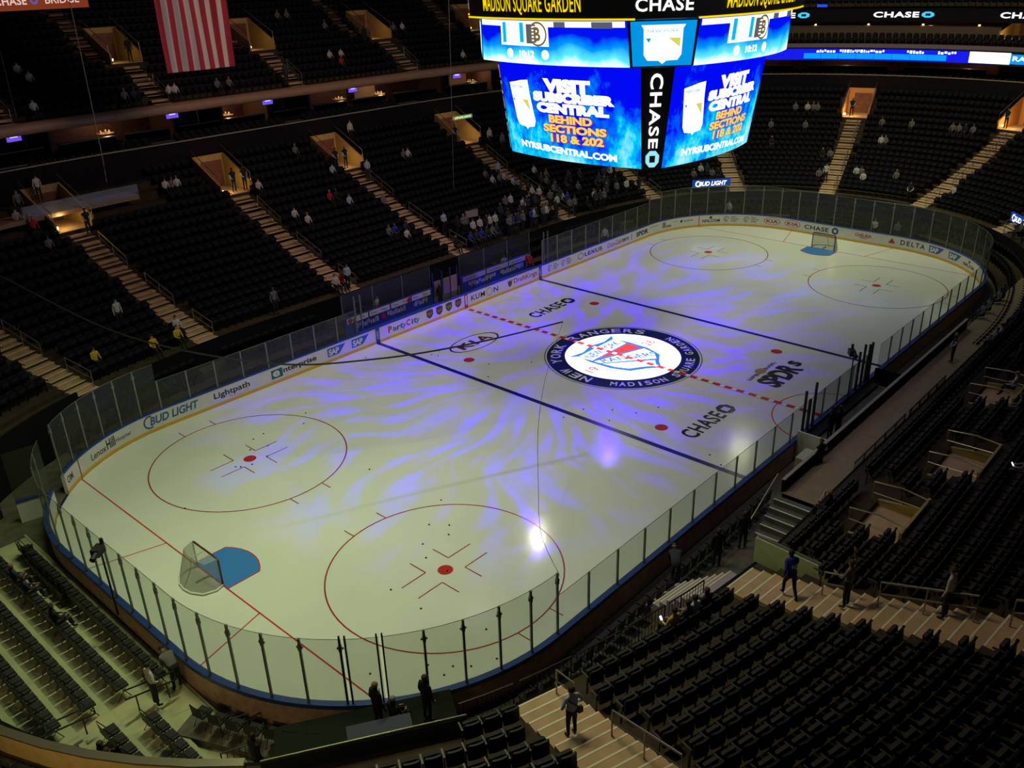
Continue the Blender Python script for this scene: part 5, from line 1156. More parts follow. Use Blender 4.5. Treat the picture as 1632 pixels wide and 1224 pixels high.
for i in range(8):
    p, n = rink(-37.2 + i * .56, 1.0); put_chair(p.x, p.y, 0.0, math.atan2(-n.y, -n.x) - pi / 2, 'black chair behind the near end glass towards the gate corner, %s in its row' % ordn(i), 'chairs by the gate corner')
for i, (x, y, h) in enumerate(((-32.3, 9.5, .5), (-31.3, 10.7, .62), (-33.0, 8.3, .45))):
    e = empty('equipment_case', (x, y, 0), .5); tag(e, 'black equipment case on the floor behind the open gate, %s from the ice' % ORD[(1, 0, 2)[i]], 'case', 'equipment cases')
    MB().box((0, 0, h / 2), (.45, .3, h / 2)).obj('case_body', M_black, e); MB().box((0, 0, h * .7), (.46, .31, .012)).obj('metal_edge', M_rail, e)
PEOPLE = [
(-16.04, 36.56, 15.05, 'sit', 'white', 'at the far left of the upper tier, left of two', 'U', 19.69, 167.3),
(-15.75, 36.29, 14.88, 'sit', 'white', 'at the far left of the upper tier, right of two', 'U', 19.4, 167.48),
(-16.89, 33.02, 12.75, 'sit', 'white', 'alone in the front upper row near the left edge', 'U', 16.2, 166.56),
(-10.9, 33.16, 12.97, 'sit', 'grey', 'in the front upper row below the flag, left one of two', 'U', 16.21, 171.47),
(-10.24, 33.15, 12.94, 'sit', 'navy', 'in the front upper row below the flag, right one of two', 'U', 16.2, 172.13),
(-7.67, 33.15, 12.9, 'sit', 'white', 'in the front upper row beside the stairs', 'U', 16.2, 174.7),
(-7.2, 33.15, 12.89, 'sit', 'white', 'in the front upper row under the flag hem', 'U', 16.2, 175.17),
(-3.87, 33.36, 13.12, 'sit', 'grey', 'right of the flag in the front upper row', 'U', 16.41, 178.5),
(-2.88, 33.16, 12.98, 'sit', 'grey', 'in the front upper row just past the flag corner', 'U', 16.21, 179.49),
(7.74, 35.01, 14.09, 'sit', 'white', 'sitting left of a red one in the upper tier', 'U', 18.06, 7.74),
(8.2, 34.79, 13.96, 'sit', 'red', 'between two others in the upper tier', 'U', 17.84, 8.2),
(8.9, 34.93, 14.05, 'sit', 'white', 'sitting right of the red one in the upper tier', 'U', 17.98, 8.9),
(6.64, 40.61, 17.38, 'sit', 'grey', 'high in the upper tier, left one of a pair', 'U', 23.66, 6.64),
(7.58, 40.44, 17.29, 'sit', 'grey', 'high in the upper tier, right one of a pair', 'U', 23.49, 7.58),
(10.11, 38.57, 16.19, 'sit', 'grey', 'high in the upper tier beside the middle stairs', 'U', 21.62, 10.11),
(16.94, 37.88, 15.85, 'sit', 'grey', 'high in the upper tier right of the middle stairs', 'U', 21.05, 15.63),
(17.93, 37.8, 15.84, 'sit', 'white', 'high in the upper tier, furthest along its row', 'U', 21.04, 16.29),
(20.99, 33.38, 13.45, 'sit', 'white', 'alone in the upper tier close to the scoreboard', 'U', 16.98, 18.71),
(-8.05, 38.13, 15.92, 'stand', 'black', 'at the upper doorway left of the flag', 'U', 21.18, 174.32),
(1.94, 33.62, 13.27, 'stand', 'navy', 'on the lower steps of the upper stairs right of the flag', 'U', 16.67, 1.94),
(12.73, 36.61, 15.03, 'stand', 'black', 'by the upper doorway left of the scoreboard', 'U', 19.66, 12.73),
(-10.9, 30.21, 7.57, 'sit', 'white', 'left one of three by the doorway in the lower bowl', 'L', 13.26, 171.47),
(-10.4, 30.26, 7.6, 'sit', 'grey', 'middle one of three by the doorway in the lower bowl', 'L', 13.31, 171.96),
(-10.05, 30.17, 7.55, 'sit', 'white', 'right one of three by the doorway in the lower bowl', 'L', 13.22, 172.32),
(-20.14, 19.98, 3.23, 'stand', 'white', 'with a dark tie, alone in the lower left section', 'L', 3.59, 162.77),
(-17.44, 28.26, 6.61, 'usher', 'black', 'with white sleeves at the top of the leftmost full stairs', 'L', 11.5, 165.88),
(-6.5, 29.3, 7.07, 'usher', 'black', 'left usher of the pair in the doorway above the second stairs', 'L', 12.35, 175.87),
(-5.61, 29.41, 7.12, 'usher', 'black', 'right usher of the pair in the doorway above the second stairs', 'L', 12.46, 176.76),
(2.54, 29.31, 7.07, 'usher', 'black', 'left usher of the pair in the doorway above the third stairs', 'L', 12.36, 2.54),
(3.45, 29.17, 6.99, 'usher', 'black', 'right usher of the pair in the doorway above the third stairs', 'L', 12.22, 3.45),
(15.42, 28.07, 6.45, 'usher', 'black', 'in the lit doorway left of the scoreboard', 'L', 11.18, 14.91),
(0.4, 31.02, 8.04, 'sit', 'grey', 'alone high in the section between two doorways', 'L', 14.07, 0.4),
(6.33, 31.75, 8.48, 'stand', 'white', 'in the top row below the suites', 'L', 14.8, 6.33),
(-4.82, 28.56, 6.67, 'sit', 'white', 'beside the second stairs high up', 'L', 11.61, 177.55),
(-4.42, 24.82, 4.87, 'sit', 'white', 'left one of a pair halfway up the bowl', 'L', 7.87, 177.95),
(-3.97, 24.58, 4.77, 'sit', 'white', 'right one of a pair halfway up the bowl', 'L', 7.63, 178.4),
(-0.63, 25.68, 5.26, 'sit', 'red', 'bright one of the pair halfway up the bowl', 'L', 8.73, 181.74),
(-0.04, 25.57, 5.2, 'sit', 'black', 'next to the one in red halfway up the bowl', 'L', 8.62, 182.33),
(0.46, 24.84, 4.88, 'sit', 'light blue', 'alone right of the pair in red and black', 'L', 7.89, 0.46),
(2.99, 23.95, 4.5, 'sit', 'grey', 'alone beside the third stairs halfway up', 'L', 7.0, 2.99),
(1.77, 28.48, 6.63, 'sit', 'light blue', 'alone below the ushers of the third doorway', 'L', 11.53, 1.77),
(4.28, 27.34, 6.05, 'usher', 'light blue', 'walking down the third stairs near its top', 'L', 10.39, 4.28),
(9.04, 28.21, 6.49, 'sit', 'grey', 'left one of a pair high in the bowl', 'L', 11.26, 9.04),
(9.55, 28.16, 6.46, 'sit', 'white', 'right one of a pair high in the bowl', 'L', 11.21, 9.55),
(4.82, 19.88, 3.02, 'usher', 'light blue', 'on the third stairs near the bottom', 'L', 2.93, 4.82),
(5.37, 19.52, 2.9, 'clasp', 'black', 'number of the standing row by the fan crowd', 'L', 2.57, 5.37),
(6.01, 19.43, 2.88, 'clasp', 'grey', 'number of the standing row by the fan crowd', 'L', 2.48, 6.01),
(6.27, 18.77, 2.69, 'clasp', 'grey', 'number of the standing row by the fan crowd', 'L', 1.82, 6.27),
(6.14, 18.07, 2.49, 'clasp', 'white', 'number of the standing row by the fan crowd', 'L', 1.12, 6.14),
(6.88, 18.26, 2.54, 'clasp', 'white', 'number of the standing row by the fan crowd', 'L', 1.31, 6.88),
(7.6, 18.23, 2.53, 'clasp', 'black', 'number of the standing row by the fan crowd', 'L', 1.28, 7.6),
(7.93, 17.96, 2.46, 'clasp', 'white', 'number of the standing row by the fan crowd', 'L', 1.01, 7.93),
(8.58, 17.98, 2.46, 'clasp', 'white', 'number of the standing row by the fan crowd', 'L', 1.03, 8.58),
(11.6, 19.93, 3.04, 'clasp', 'grey', 'number of the standing row by the fan crowd', 'L', 2.98, 11.6),
(12.25, 19.99, 3.05, 'clasp', 'white', 'number of the standing row by the fan crowd', 'L', 3.04, 12.25),
(10.12, 18.93, 2.73, 'clasp', 'navy', 'number of the standing row by the fan crowd', 'L', 1.98, 10.12),
(9.17, 17.68, 2.38, 'clasp', 'grey', 'number of the standing row by the fan crowd', 'L', 0.73, 9.17),
(10.04, 17.94, 2.45, 'clasp', 'navy', 'number of the standing row by the fan crowd', 'L', 0.99, 10.04),
(0.43, 20.53, 3.23, 'sit', 'grey', 'beige one of four in a row low in the bowl', 'L', 3.58, 0.43),
(0.99, 20.55, 3.24, 'sit', 'blue', 'blue one of four in a row low in the bowl', 'L', 3.6, 0.99),
(1.35, 20.29, 3.15, 'sit', 'white', 'white one of four in a row low in the bowl', 'L', 3.34, 1.35),
(2.05, 20.45, 3.2, 'sit', 'navy', 'end one of four in a row low in the bowl', 'L', 3.5, 2.05),
(5.26, 16.75, 2.2, 'sit', 'blue', 'fan low', 'L', -0.2, 5.26),
(5.9, 16.72, 2.2, 'sit', 'navy', 'fan low', 'L', -0.23, 5.9),
(6.42, 16.66, 1.85, 'sit', 'blue', 'fan low', 'L', -0.29, 6.42),
(6.98, 16.66, 2.01, 'sit', 'navy', 'fan low', 'L', -0.29, 6.98),
(7.6, 16.65, 2.01, 'sit', 'grey', 'fan low', 'L', -0.3, 7.6),
(8.07, 16.65, 1.76, 'sit', 'navy', 'fan low', 'L', -0.3, 8.07),
(3.73, 16.65, 2.11, 'sit', 'black', 'fan low', 'L', -0.3, 3.73),
(-6.4, 16.65, 2.17, 'usher', 'light blue', 'at the foot of the second stairs', 'L', -0.3, 175.97),
(-7.19, 16.65, 1.68, 'sit', 'white', 'low at the foot of the second stairs, left one', 'L', -0.3, 175.18),
(-6.66, 16.65, 1.4, 'sit', 'red', 'low at the foot of the second stairs, right one', 'L', -0.3, 175.71),
(18.76, 27.86, 6.47, 'stand', 'white', 'left one of two left of the scoreboard edge', 'L', 11.22, 17.56),
(19.48, 27.62, 6.39, 'stand', 'grey', 'right one of two left of the scoreboard edge', 'L', 11.06, 18.14),
(15.44, 24.39, 4.71, 'stand', 'light blue', 'on the stairs left of the scoreboard', 'L', 7.5, 15.07),
(14.15, 23.87, 4.48, 'sit', 'grey', 'cluster', 'L', 6.93, 13.99),
(14.1, 23.4, 4.28, 'sit', 'white', 'cluster', 'L', 6.46, 13.95),
(14.95, 23.69, 4.41, 'sit', 'grey', 'cluster', 'L', 6.78, 14.68),
(15.56, 23.67, 4.41, 'sit', 'white', 'cluster', 'L', 6.78, 15.2),
(15.71, 23.31, 4.27, 'sit', 'grey', 'cluster', 'L', 6.43, 15.35),
(45.79, 12.19, 6.95, 'sit', 'grey', 'end fan', 'L', 12.13, 38.45),
(46.35, 11.23, 7.01, 'sit', 'white', 'end fan', 'L', 12.24, 39.08),
(46.5, 10.71, 6.97, 'sit', 'grey', 'end fan', 'L', 12.17, 39.38),
(46.66, 10.34, 6.98, 'sit', 'grey', 'end fan', 'L', 12.18, 39.61),
(42.97, 13.24, 5.92, 'sit', 'grey', 'end fan', 'L', 10.14, 37.13),
(44.4, 10.37, 5.91, 'sit', 'grey', 'end fan', 'L', 10.11, 39.09),
(40.44, 11.74, 4.58, 'sit', 'black', 'end fan', 'L', 7.2, 37.13),
(44.06, 2.93, 4.84, 'sit', 'white', 'end fan', 'L', 7.78, 43.63),
(44.35, 2.59, 4.94, 'sit', 'grey', 'end fan', 'L', 8.03, 43.87),
(46.53, 3.96, 6.04, 'sit', 'grey', 'end fan', 'L', 10.37, 43.19),
(47.16, 1.4, 6.22, 'sit', 'grey', 'end fan', 'L', 10.74, 44.76),
(47.34, -2.21, 6.33, 'sit', 'grey', 'end fan', 'L', 10.97, 46.9),
(47.27, -2.77, 6.34, 'sit', 'grey', 'end fan', 'L', 10.96, 47.23),
(47.22, -3.31, 6.33, 'sit', 'black', 'end fan', 'L', 10.97, 47.55),
(47.15, -4.01, 6.35, 'sit', 'grey', 'end fan', 'L', 10.99, 47.97),
(37.7, 5.58, 2.77, 'sit', 'grey', 'end low', 'L', 2.13, 40.59),
(38.94, 2.8, 2.94, 'sit', 'white', 'end low', 'L', 2.69, 43.19),
(39.19, 2.41, 3.0, 'sit', 'grey', 'end low', 'L', 2.89, 43.55),
(38.77, 1.93, 2.86, 'sit', 'white', 'end low', 'L', 2.41, 43.91),
(39.12, -0.54, 2.93, 'sit', 'grey', 'end low', 'L', 2.67, 46.06),
(37.41, -5.79, 2.71, 'sit', 'white', 'end low', 'L', 1.92, 50.85),
(40.57, 6.72, 3.8, 'sit', 'black', 'end low', 'L', 5.21, 40.45),
(40.83, 6.12, 3.82, 'sit', 'grey', 'end low', 'L', 5.28, 40.94),
(36.63, -2.96, 2.31, 'usher', 'black', 'by the lowest rows of the far end', 'L', 0.44, 48.48),
(46.67, 7.07, 6.44, 'usher', 'black', 'at the orange doorway of the far end', 'L', 11.15, 41.4),
(46.93, -6.07, 6.44, 'usher', 'black', 'at the orange doorway near the right edge', 'L', 11.17, 49.18),
(37.99, 5.01, 2.81, 'stand', 'white', 'on the far end stairs', 'L', 2.24, 41.14),
(-18.44, 17.43, 2.41, 'sit', 'yellow', 'yellow jersey beside the leftmost stairs', 'L', 0.83, 164.02),
(-17.84, 17.54, 2.42, 'sit', 'white', 'next to the yellow jersey beside the leftmost stairs', 'L', 0.87, 164.62),
(-19.83, 16.09, 1.9, 'sit', 'yellow', 'low behind the corner glass', 'L', -0.3, 162.46),
(-22.99, 17.13, 2.55, 'sit', 'yellow', 'low alone in the dark corner section', 'L', 1.35, 159.6),
(-11.96, 16.66, 0.08, 'stand', 'grey', 'behind the corner glass left of the team bench', 'L', -0.29, 170.4),
(-20.34, 31.0, 8.31, 'stand', 'grey', 'on the blue platform at the left edge', 'L', 14.53, 163.9),
(-18.64, 32.0, 8.8, 'stand', 'white', 'by the railing of the blue platform', 'L', 15.33, 165.23),
(-20.78, 29.54, 7.51, 'sit', 'white', 'left of the yellow doorway', 'L', 13.14, 163.43),
(-20.21, 28.79, 7.05, 'sit', 'red', 'by the yellow doorway, left one', 'L', 12.32, 163.78),
(-20.29, 27.4, 6.33, 'sit', 'grey', 'below the yellow doorway', 'L', 10.96, 163.57),
(16.02, 20.46, 3.24, 'sit', 'white', 'crowd', 'L', 3.61, 15.79),
(9.89, 17.08, 2.23, 'sit', 'grey', 'crowd', 'L', 0.13, 9.89),
(16.42, 17.49, 2.37, 'clasp', 'grey', 'crowd', 'L', 0.67, 16.37),
(11.83, 17.12, 2.24, 'clasp', 'blue', 'crowd', 'L', 0.17, 11.83),
(13.82, 19.07, 2.77, 'sit', 'black', 'crowd', 'L', 2.13, 13.78),
(23.44, 19.15, 3.18, 'sit', 'navy', 'crowd', 'L', 3.42, 22.74),
(12.2, 17.08, 2.23, 'sit', 'blue', 'crowd', 'L', 0.13, 12.2),
(21.56, 17.01, 2.43, 'clasp', 'navy', 'crowd', 'L', 0.92, 21.43),
(17.21, 19.24, 2.88, 'clasp', 'navy', 'crowd', 'L', 2.49, 16.98),
(17.8, 21.68, 3.71, 'clasp', 'navy', 'crowd', 'L', 4.97, 17.3),
(17.66, 18.5, 2.68, 'sit', 'white', 'crowd', 'L', 1.79, 17.47),
(11.4, 18.41, 2.58, 'clasp', 'navy', 'crowd', 'L', 1.46, 11.4),
(13.24, 18.67, 2.66, 'clasp', 'navy', 'crowd', 'L', 1.73, 13.23),
(15.68, 21.78, 3.68, 'sit', 'navy', 'crowd', 'L', 4.9, 15.4),
(16.02, 19.34, 2.88, 'clasp', 'grey', 'crowd', 'L', 2.49, 15.86),
(18.83, 17.36, 2.4, 'sit', 'black', 'crowd', 'L', 0.81, 18.74),
(18.67, 21.66, 3.74, 'sit', 'grey', 'crowd', 'L', 5.05, 18.08),
(15.66, 19.47, 2.92, 'clasp', 'white', 'crowd', 'L', 2.6, 15.51),
(17.47, 19.95, 3.11, 'clasp', 'grey', 'crowd', 'L', 3.22, 17.16),
(9.94, 17.35, 2.3, 'clasp', 'black', 'crowd', 'L', 0.4, 9.94),
(21.11, 20.63, 3.5, 'sit', 'navy', 'crowd', 'L', 4.4, 20.38),
(15.67, 22.27, 3.87, 'sit', 'white', 'crowd', 'L', 5.4, 15.37),
(20.19, 20.2, 3.31, 'sit', 'grey', 'crowd', 'L', 3.82, 19.62),
(19.95, 16.65, 2.27, 'clasp', 'navy', 'crowd', 'L', 0.27, 19.93),
(14.19, 19.29, 2.84, 'clasp', 'navy', 'crowd', 'L', 2.35, 14.13),
(17.6, 19.32, 2.92, 'clasp', 'navy', 'crowd', 'L', 2.61, 17.33),
(16.48, 21.43, 3.58, 'sit', 'navy', 'crowd', 'L', 4.61, 16.14),
(18.65, 20.5, 3.33, 'sit', 'black', 'crowd', 'L', 3.9, 18.18),
(22.73, 16.93, 2.48, 'clasp', 'grey', 'crowd', 'L', 1.09, 22.57),
(13.56, 16.65, 2.12, 'clasp', 'white', 'crowd', 'L', -0.3, 13.57),
(12.36, 16.65, 2.17, 'clasp', 'black', 'crowd', 'L', -0.3, 12.36),
(17.1, 17.94, 2.5, 'clasp', 'blue', 'crowd', 'L', 1.19, 16.99),
(25.5, 19.76, 3.55, 'sit', 'blue', 'crowd', 'L', 4.52, 24.43),
(15.82, 22.58, 3.99, 'sit', 'blue', 'crowd', 'L', 5.72, 15.49),
(22.69, 18.3, 2.86, 'clasp', 'navy', 'crowd', 'L', 2.42, 22.23),
(25.79, 19.92, 3.63, 'sit', 'white', 'crowd', 'L', 4.75, 24.64),
(20.54, 19.72, 3.17, 'sit', 'grey', 'crowd', 'L', 3.41, 20.01),
(20.19, 20.15, 3.29, 'clasp', 'black', 'crowd', 'L', 3.77, 19.62),
(24.67, 19.25, 3.3, 'clasp', 'grey', 'crowd', 'L', 3.81, 23.82),
(17.03, 17.51, 2.39, 'clasp', 'grey', 'crowd', 'L', 0.75, 16.97),
(9.58, 16.65, 2.04, 'clasp', 'blue', 'crowd', 'L', -0.3, 9.58),
(22.59, 18.72, 2.98, 'sit', 'grey', 'crowd', 'L', 2.8, 22.06),
(22.68, 19.27, 3.15, 'clasp', 'navy', 'crowd', 'L', 3.36, 22.03),
(11.87, 18.49, 2.6, 'clasp', 'black', 'crowd', 'L', 1.54, 11.87),
(17.16, 19.29, 2.89, 'clasp', 'navy', 'crowd', 'L', 2.53, 16.93),
(24.69, 19.08, 3.25, 'clasp', 'white', 'crowd', 'L', 3.65, 23.87),
(23.98, 19.22, 3.24, 'clasp', 'navy', 'crowd', 'L', 3.61, 23.21),
(18.97, 22.69, 4.14, 'sit', 'white', 'crowd', 'L', 6.11, 18.22),
(22.45, 20.76, 3.64, 'sit', 'navy', 'crowd', 'L', 4.78, 21.54),
(20.05, 20.4, 3.37, 'sit', 'navy', 'crowd', 'L', 3.99, 19.46),
(23.43, 17.49, 2.68, 'clasp', 'black', 'crowd', 'L', 1.8, 23.09),
(19.41, 16.84, 2.29, 'clasp', 'navy', 'crowd', 'L', 0.38, 19.38),
(16.61, 19.12, 2.83, 'sit', 'black', 'crowd', 'L', 2.32, 16.42),
(15.89, 18.05, 2.51, 'clasp', 'white', 'crowd', 'L', 1.19, 15.81),
(23.43, 18.46, 2.96, 'sit', 'black', 'crowd', 'L', 2.75, 22.88),
(9.55, 16.65, 2.04, 'clasp', 'black', 'crowd', 'L', -0.3, 9.55),
(19.55, 22.35, 4.04, 'sit', 'grey', 'crowd', 'L', 5.85, 18.77),
(20.43, 17.39, 2.48, 'sit', 'white', 'crowd', 'L', 1.09, 20.28),
(12.77, 19.31, 2.84, 'clasp', 'white', 'crowd low', 'L', 2.36, 12.77),
(12.83, 18.7, 2.66, 'clasp', 'navy', 'crowd low', 'L', 1.75, 12.83),
(23.88, 16.98, 2.57, 'clasp', 'white', 'crowd low', 'L', 1.42, 23.64),
(20.29, 16.01, 1.93, 'clasp', 'grey', 'crowd low', 'L', -0.3, 20.38),
(9.41, 17.19, 2.26, 'clasp', 'grey', 'crowd low', 'L', 0.24, 9.41),
(10.8, 17.07, 2.23, 'clasp', 'grey', 'crowd low', 'L', 0.12, 10.8),
(12.1, 16.65, 1.86, 'clasp', 'white', 'crowd low', 'L', -0.3, 12.1),
(13.24, 16.65, 1.32, 'clasp', 'grey', 'crowd low', 'L', -0.3, 13.24),
(14.77, 16.62, 1.2, 'clasp', 'black', 'crowd low', 'L', -0.3, 14.79),
(25.28, 16.64, 2.58, 'clasp', 'black', 'crowd low', 'L', 1.46, 25.03),
(10.21, 16.65, 1.04, 'clasp', 'navy', 'crowd low', 'L', -0.3, 10.21),
(31.39, 14.66, 2.84, 'sit', 'grey', 'under board right', 'L', 2.36, 30.76),
(32.29, 14.22, 2.91, 'sit', 'white', 'under board right', 'L', 2.58, 31.6),
(32.7, 13.48, 2.81, 'sit', 'grey', 'under board right', 'L', 2.27, 32.29),
(33.0, 14.13, 3.03, 'sit', 'navy', 'under board right', 'L', 2.96, 32.11),
(32.98, 12.99, 2.77, 'sit', 'black', 'under board right', 'L', 2.1, 32.76),
(-5.17, 16.02, 0.3, 'stand', 'white', 'trainer behind', 'G', 0, 0),
(-10.8, 11.59, 0.3, 'stand', 'black', 'bench', 'G', 0, 0),
(-0.81, 14.65, 0.3, 'stand', 'black', 'bench2', 'G', 0, 0),
(8.03, 14.57, 0.3, 'stand', 'red', 'bench3', 'G', 0, 0),
(6.58, 15.46, 0.3, 'stand', 'white', 'b4', 'G', 0, 0),
(-28.61, -12.1, 1.0, 'suit', 'black', 'suit', 'G', 0, 0),
(-28.25, -12.19, 0.9, 'sit', 'black', 'white haired', 'G', 0, 0),
(-27.35, -12.61, 0.9, 'stand', 'black', 'dark coat', 'G', 0, 0),
(-26.14, -16.95, 2.74, 'usherw', 'light blue', 'usher', 'L', 2.01, 116.9),
(-32.35, -4.95, 0.9, 'usherw', 'white', 'end usher', 'G', 0, 0),
(-31.08, -4.07, 0.3, 'bend', 'grey', 'bend', 'G', 0, 0),
(-31.34, -9.86, 0.3, 'stand', 'black', 'hood', 'G', 0, 0),
(-32.33, 4.33, 0.6, 'sit', 'navy', 'pair l', 'G', 0, 0),
(-32.44, 3.31, 0.6, 'sit', 'navy', 'pair r', 'G', 0, 0),
(-32.76, 0.83, 0.7, 'sit', 'black', 'single', 'G', 0, 0),
(-34.33, -6.63, 1.0, 'sit', 'black', 'w1', 'G', 0, 0),
(-34.19, -7.02, 1.0, 'sit', 'black', 'w2', 'G', 0, 0),
(38.38, 0.63, 0.3, 'stand', 'white', 'behind far glass', 'G', 0, 0),
(29.6, 9.82, 0.3, 'stand', 'white', 'bgl', 'G', 0, 0),
(28.01, 15.01, 0.3, 'sit', 'grey', 'bgl2', 'G', 0, 0),
(16.44, 13.51, 0.3, 'stand', 'white', 'bgl3', 'G', 0, 0),
(31.98, 12.66, 0.3, 'sit', 'grey', 'b', 'G', 0, 0),
(32.46, -1.89, 0.3, 'sit', 'white', 'b', 'G', 0, 0),
(32.77, -3.6, 0.3, 'sit', 'grey', 'b', 'G', 0, 0),
(-20.84, -15.98, 2.19, 'sit', 'yellow', 'yellow jersey with a phone', 'L', -0.23, 112.11),
(-20.28, -16.19, 2.2, 'sit', 'grey', '', 'L', -0.13, 111.52),
(-19.98, -16.27, 2.2, 'sit', 'white', '', 'L', -0.1, 111.21),
(-19.44, -16.38, 2.2, 'sit', 'black', '', 'L', -0.07, 110.66),
(-16.45, -14.07, 0.3, 'bend', 'navy', '', 'G', 0, 0),
(-14.21, -14.5, 0.0, 'stand', 'black', '', 'G', 0, 0),
(-12.55, -14.68, 0.0, 'stand', 'black', '', 'G', 0, 0),
(-17.46, -18.78, 2.75, 'walk', 'blue', 'blue jersey', 'L', 2.06, 108.44),
(-17.4, -20.28, 3.22, 'raise', 'grey', 'raised arm', 'L', 3.55, 108.25),
(-17.23, -23.52, 4.4, 'stand', 'white', '', 'L', 6.75, 107.84),
(-6.37, -14.88, 0.6, 'usherw', 'black', 'white sleeves', 'G', 0, 0),
(-3.2, -13.98, 0.6, 'stand', 'black', '', 'G', 0, 0),
(-2.81, -14.17, 0.6, 'stand', 'black', '', 'G', 0, 0),
(-11.87, -17.46, 2.33, 'sit', 'black', '', 'L', 0.51, 103.06),
(7.78, -15.76, 1.2, 'usher', 'black', '', 'G', 0, 0),
(-7.67, -22.51, 3.93, 'sit', 'grey', 'phone', 'L', 5.56, 98.86),
(29.04, -13.04, -1.79, 'sit', 'white', 'right', 'L', -0.3, 61.39),
(30.24, -12.19, -2.4, 'sit', 'grey', 'right', 'L', -0.3, 59.89),
(9.0, -17.74, 2.4, 'sit', 'white', 'right', 'L', 0.79, 82.19),
(8.23, -17.62, 2.37, 'sit', 'grey', 'right', 'L', 0.67, 82.96),
(15.96, -16.68, 2.2, 'sit', 'grey', 'right', 'L', -0.17, 75.21),
(12.26, -17.46, 2.33, 'sit', 'navy', 'right', 'L', 0.51, 78.92),
(5.58, -18.94, 2.73, 'sit', 'navy', 'right', 'L', 1.99, 85.6),
(1.42, -19.91, 3.03, 'sit', 'white', 'right', 'L', 2.96, 89.77),
(26.72, -14.27, 0.47, 'sit', 'blue', 'right', 'L', -0.3, 64.07),
(-1.41, -20.62, 3.26, 'sit', 'grey', 'right', 'L', 3.67, 92.59),
(18.94, -11.78, 0.3, 'sit', 'grey', 'gl', 'G', 0, 0),
(16.92, -14.75, 0.3, 'sit', 'grey', 'gl', 'G', 0, 0),
(19.69, -14.31, 0.3, 'sit', 'black', 'gl', 'G', 0, 0),
(15.74, -14.1, 0.3, 'sit', 'grey', 'gl', 'G', 0, 0),
(32.03, -11.73, 0.3, 'sit', 'black', 'gl', 'G', 0, 0)]

# ---------------------------------------------------------------- people
def skel(pose):
    """joint table: name -> (x, y, z, radius); facing +Y, feet on z = 0 (or seated on a 0.45 m seat)"""
    J = dict(pel=(0, 0, .95, .135), sp=(0, .0, 1.14, .125), ch=(0, .0, 1.33, .150), nk=(0, .0, 1.48, .058), hd=(0, .02, 1.585, .088), tp=(0, .015, 1.67, .082))
    for s, q in ((-1, 'l'), (1, 'r')):
        J.update({'sh' + q: (s * .185, 0, 1.41, .062), 'el' + q: (s * .245, -.02, 1.13, .045), 'wr' + q: (s * .25, .06, .89, .031), 'ha' + q: (s * .25, .09, .80, .036),
                  'hp' + q: (s * .09, 0, .88, .092), 'kn' + q: (s * .105, .02, .49, .062), 'an' + q: (s * .11, -.01, .09, .044), 'to' + q: (s * .12, .15, .045, .036)})
    def setj(**k):
        for n, p in k.items():
            J[n] = (*p, J[n][3])
    if pose in ('clasp', 'usher'):
        for s, q in ((-1, 'l'), (1, 'r')): setj(**{'el' + q: (s * .26, .02, 1.14), 'wr' + q: (s * .11, .17, 1.0), 'ha' + q: (s * .05, .2, .96)})
    if pose == 'usherw':
        for s, q in ((-1, 'l'), (1, 'r')): setj(**{'el' + q: (s * .33, -.04, 1.17), 'wr' + q: (s * .20, .12, 1.02), 'ha' + q: (s * .13, .16, .98)})
    if pose == 'bend':
        setj(sp=(0, .12, 1.08), ch=(0, .30, 1.18), nk=(0, .43, 1.24), hd=(0, .53, 1.28), tp=(0, .61, 1.30))
        for s, q in ((-1, 'l'), (1, 'r')): setj(**{'sh' + q: (s * .185, .36, 1.2), 'el' + q: (s * .2, .40, .95), 'wr' + q: (s * .14, .50, .75), 'ha' + q: (s * .12, .54, .67), 'hp' + q: (s * .09, -.05, .88)})
    if pose == 'raise': setj(elr=(.30, .05, 1.62), wrr=(.26, .08, 1.88), har=(.25, .09, 1.98), ell=(-.27, .1, 1.15), wrl=(-.2, .3, 1.2), hal=(-.18, .38, 1.22))
    if pose == 'walk': setj(knl=(-.1, .22, .52), anl=(-.1, .22, .10), tol=(-.11, .38, .06), knr=(.1, -.08, .48), anr=(.11, -.3, .12), tor=(.12, -.16, .05), sp=(0, .04, 1.14), ch=(0, .10, 1.32), nk=(0, .14, 1.46), hd=(0, .18, 1.57), tp=(0, .18, 1.65), shl=(-.185, .1, 1.4), shr=(.185, .1, 1.4), ell=(-.25, -.08, 1.16), wrl=(-.25, -.02, .95), elr=(.25, .2, 1.18), wrr=(.22, .38, 1.05), har=(.2, .45, 1.02))
    if pose.startswith('sit'):
        dz = -.43
        for n in ('pel', 'sp', 'ch', 'nk', 'hd', 'tp'): x, y, z, r = J[n]; J[n] = (x, y - .08, z + dz, r)
        for s, q in ((-1, 'l'), (1, 'r')):
            setj(**{'sh' + q: (s * .185, -.08, .98), 'el' + q: (s * .23, .0, .72), 'wr' + q: (s * .15, .22, .64), 'ha' + q: (s * .10, .29, .63), 'hp' + q: (s * .09, -.06, .50), 'kn' + q: (s * .12, .38, .50), 'an' + q: (s * .12, .40, .10), 'to' + q: (s * .13, .55, .045)})
    return J
BON = [('pel', 'sp', 1), ('sp', 'ch', 1), ('ch', 'nk', 1), ('nk', 'hd', 0), ('hd', 'tp', 0)] + [b for q in 'lr' for b in (('ch', 'sh' + q, 1), ('sh' + q, 'el' + q, 2), ('el' + q, 'wr' + q, 2), ('wr' + q, 'ha' + q, 0), ('pel', 'hp' + q, 3), ('hp' + q, 'kn' + q, 3), ('kn' + q, 'an' + q, 3), ('an' + q, 'to' + q, 4))]
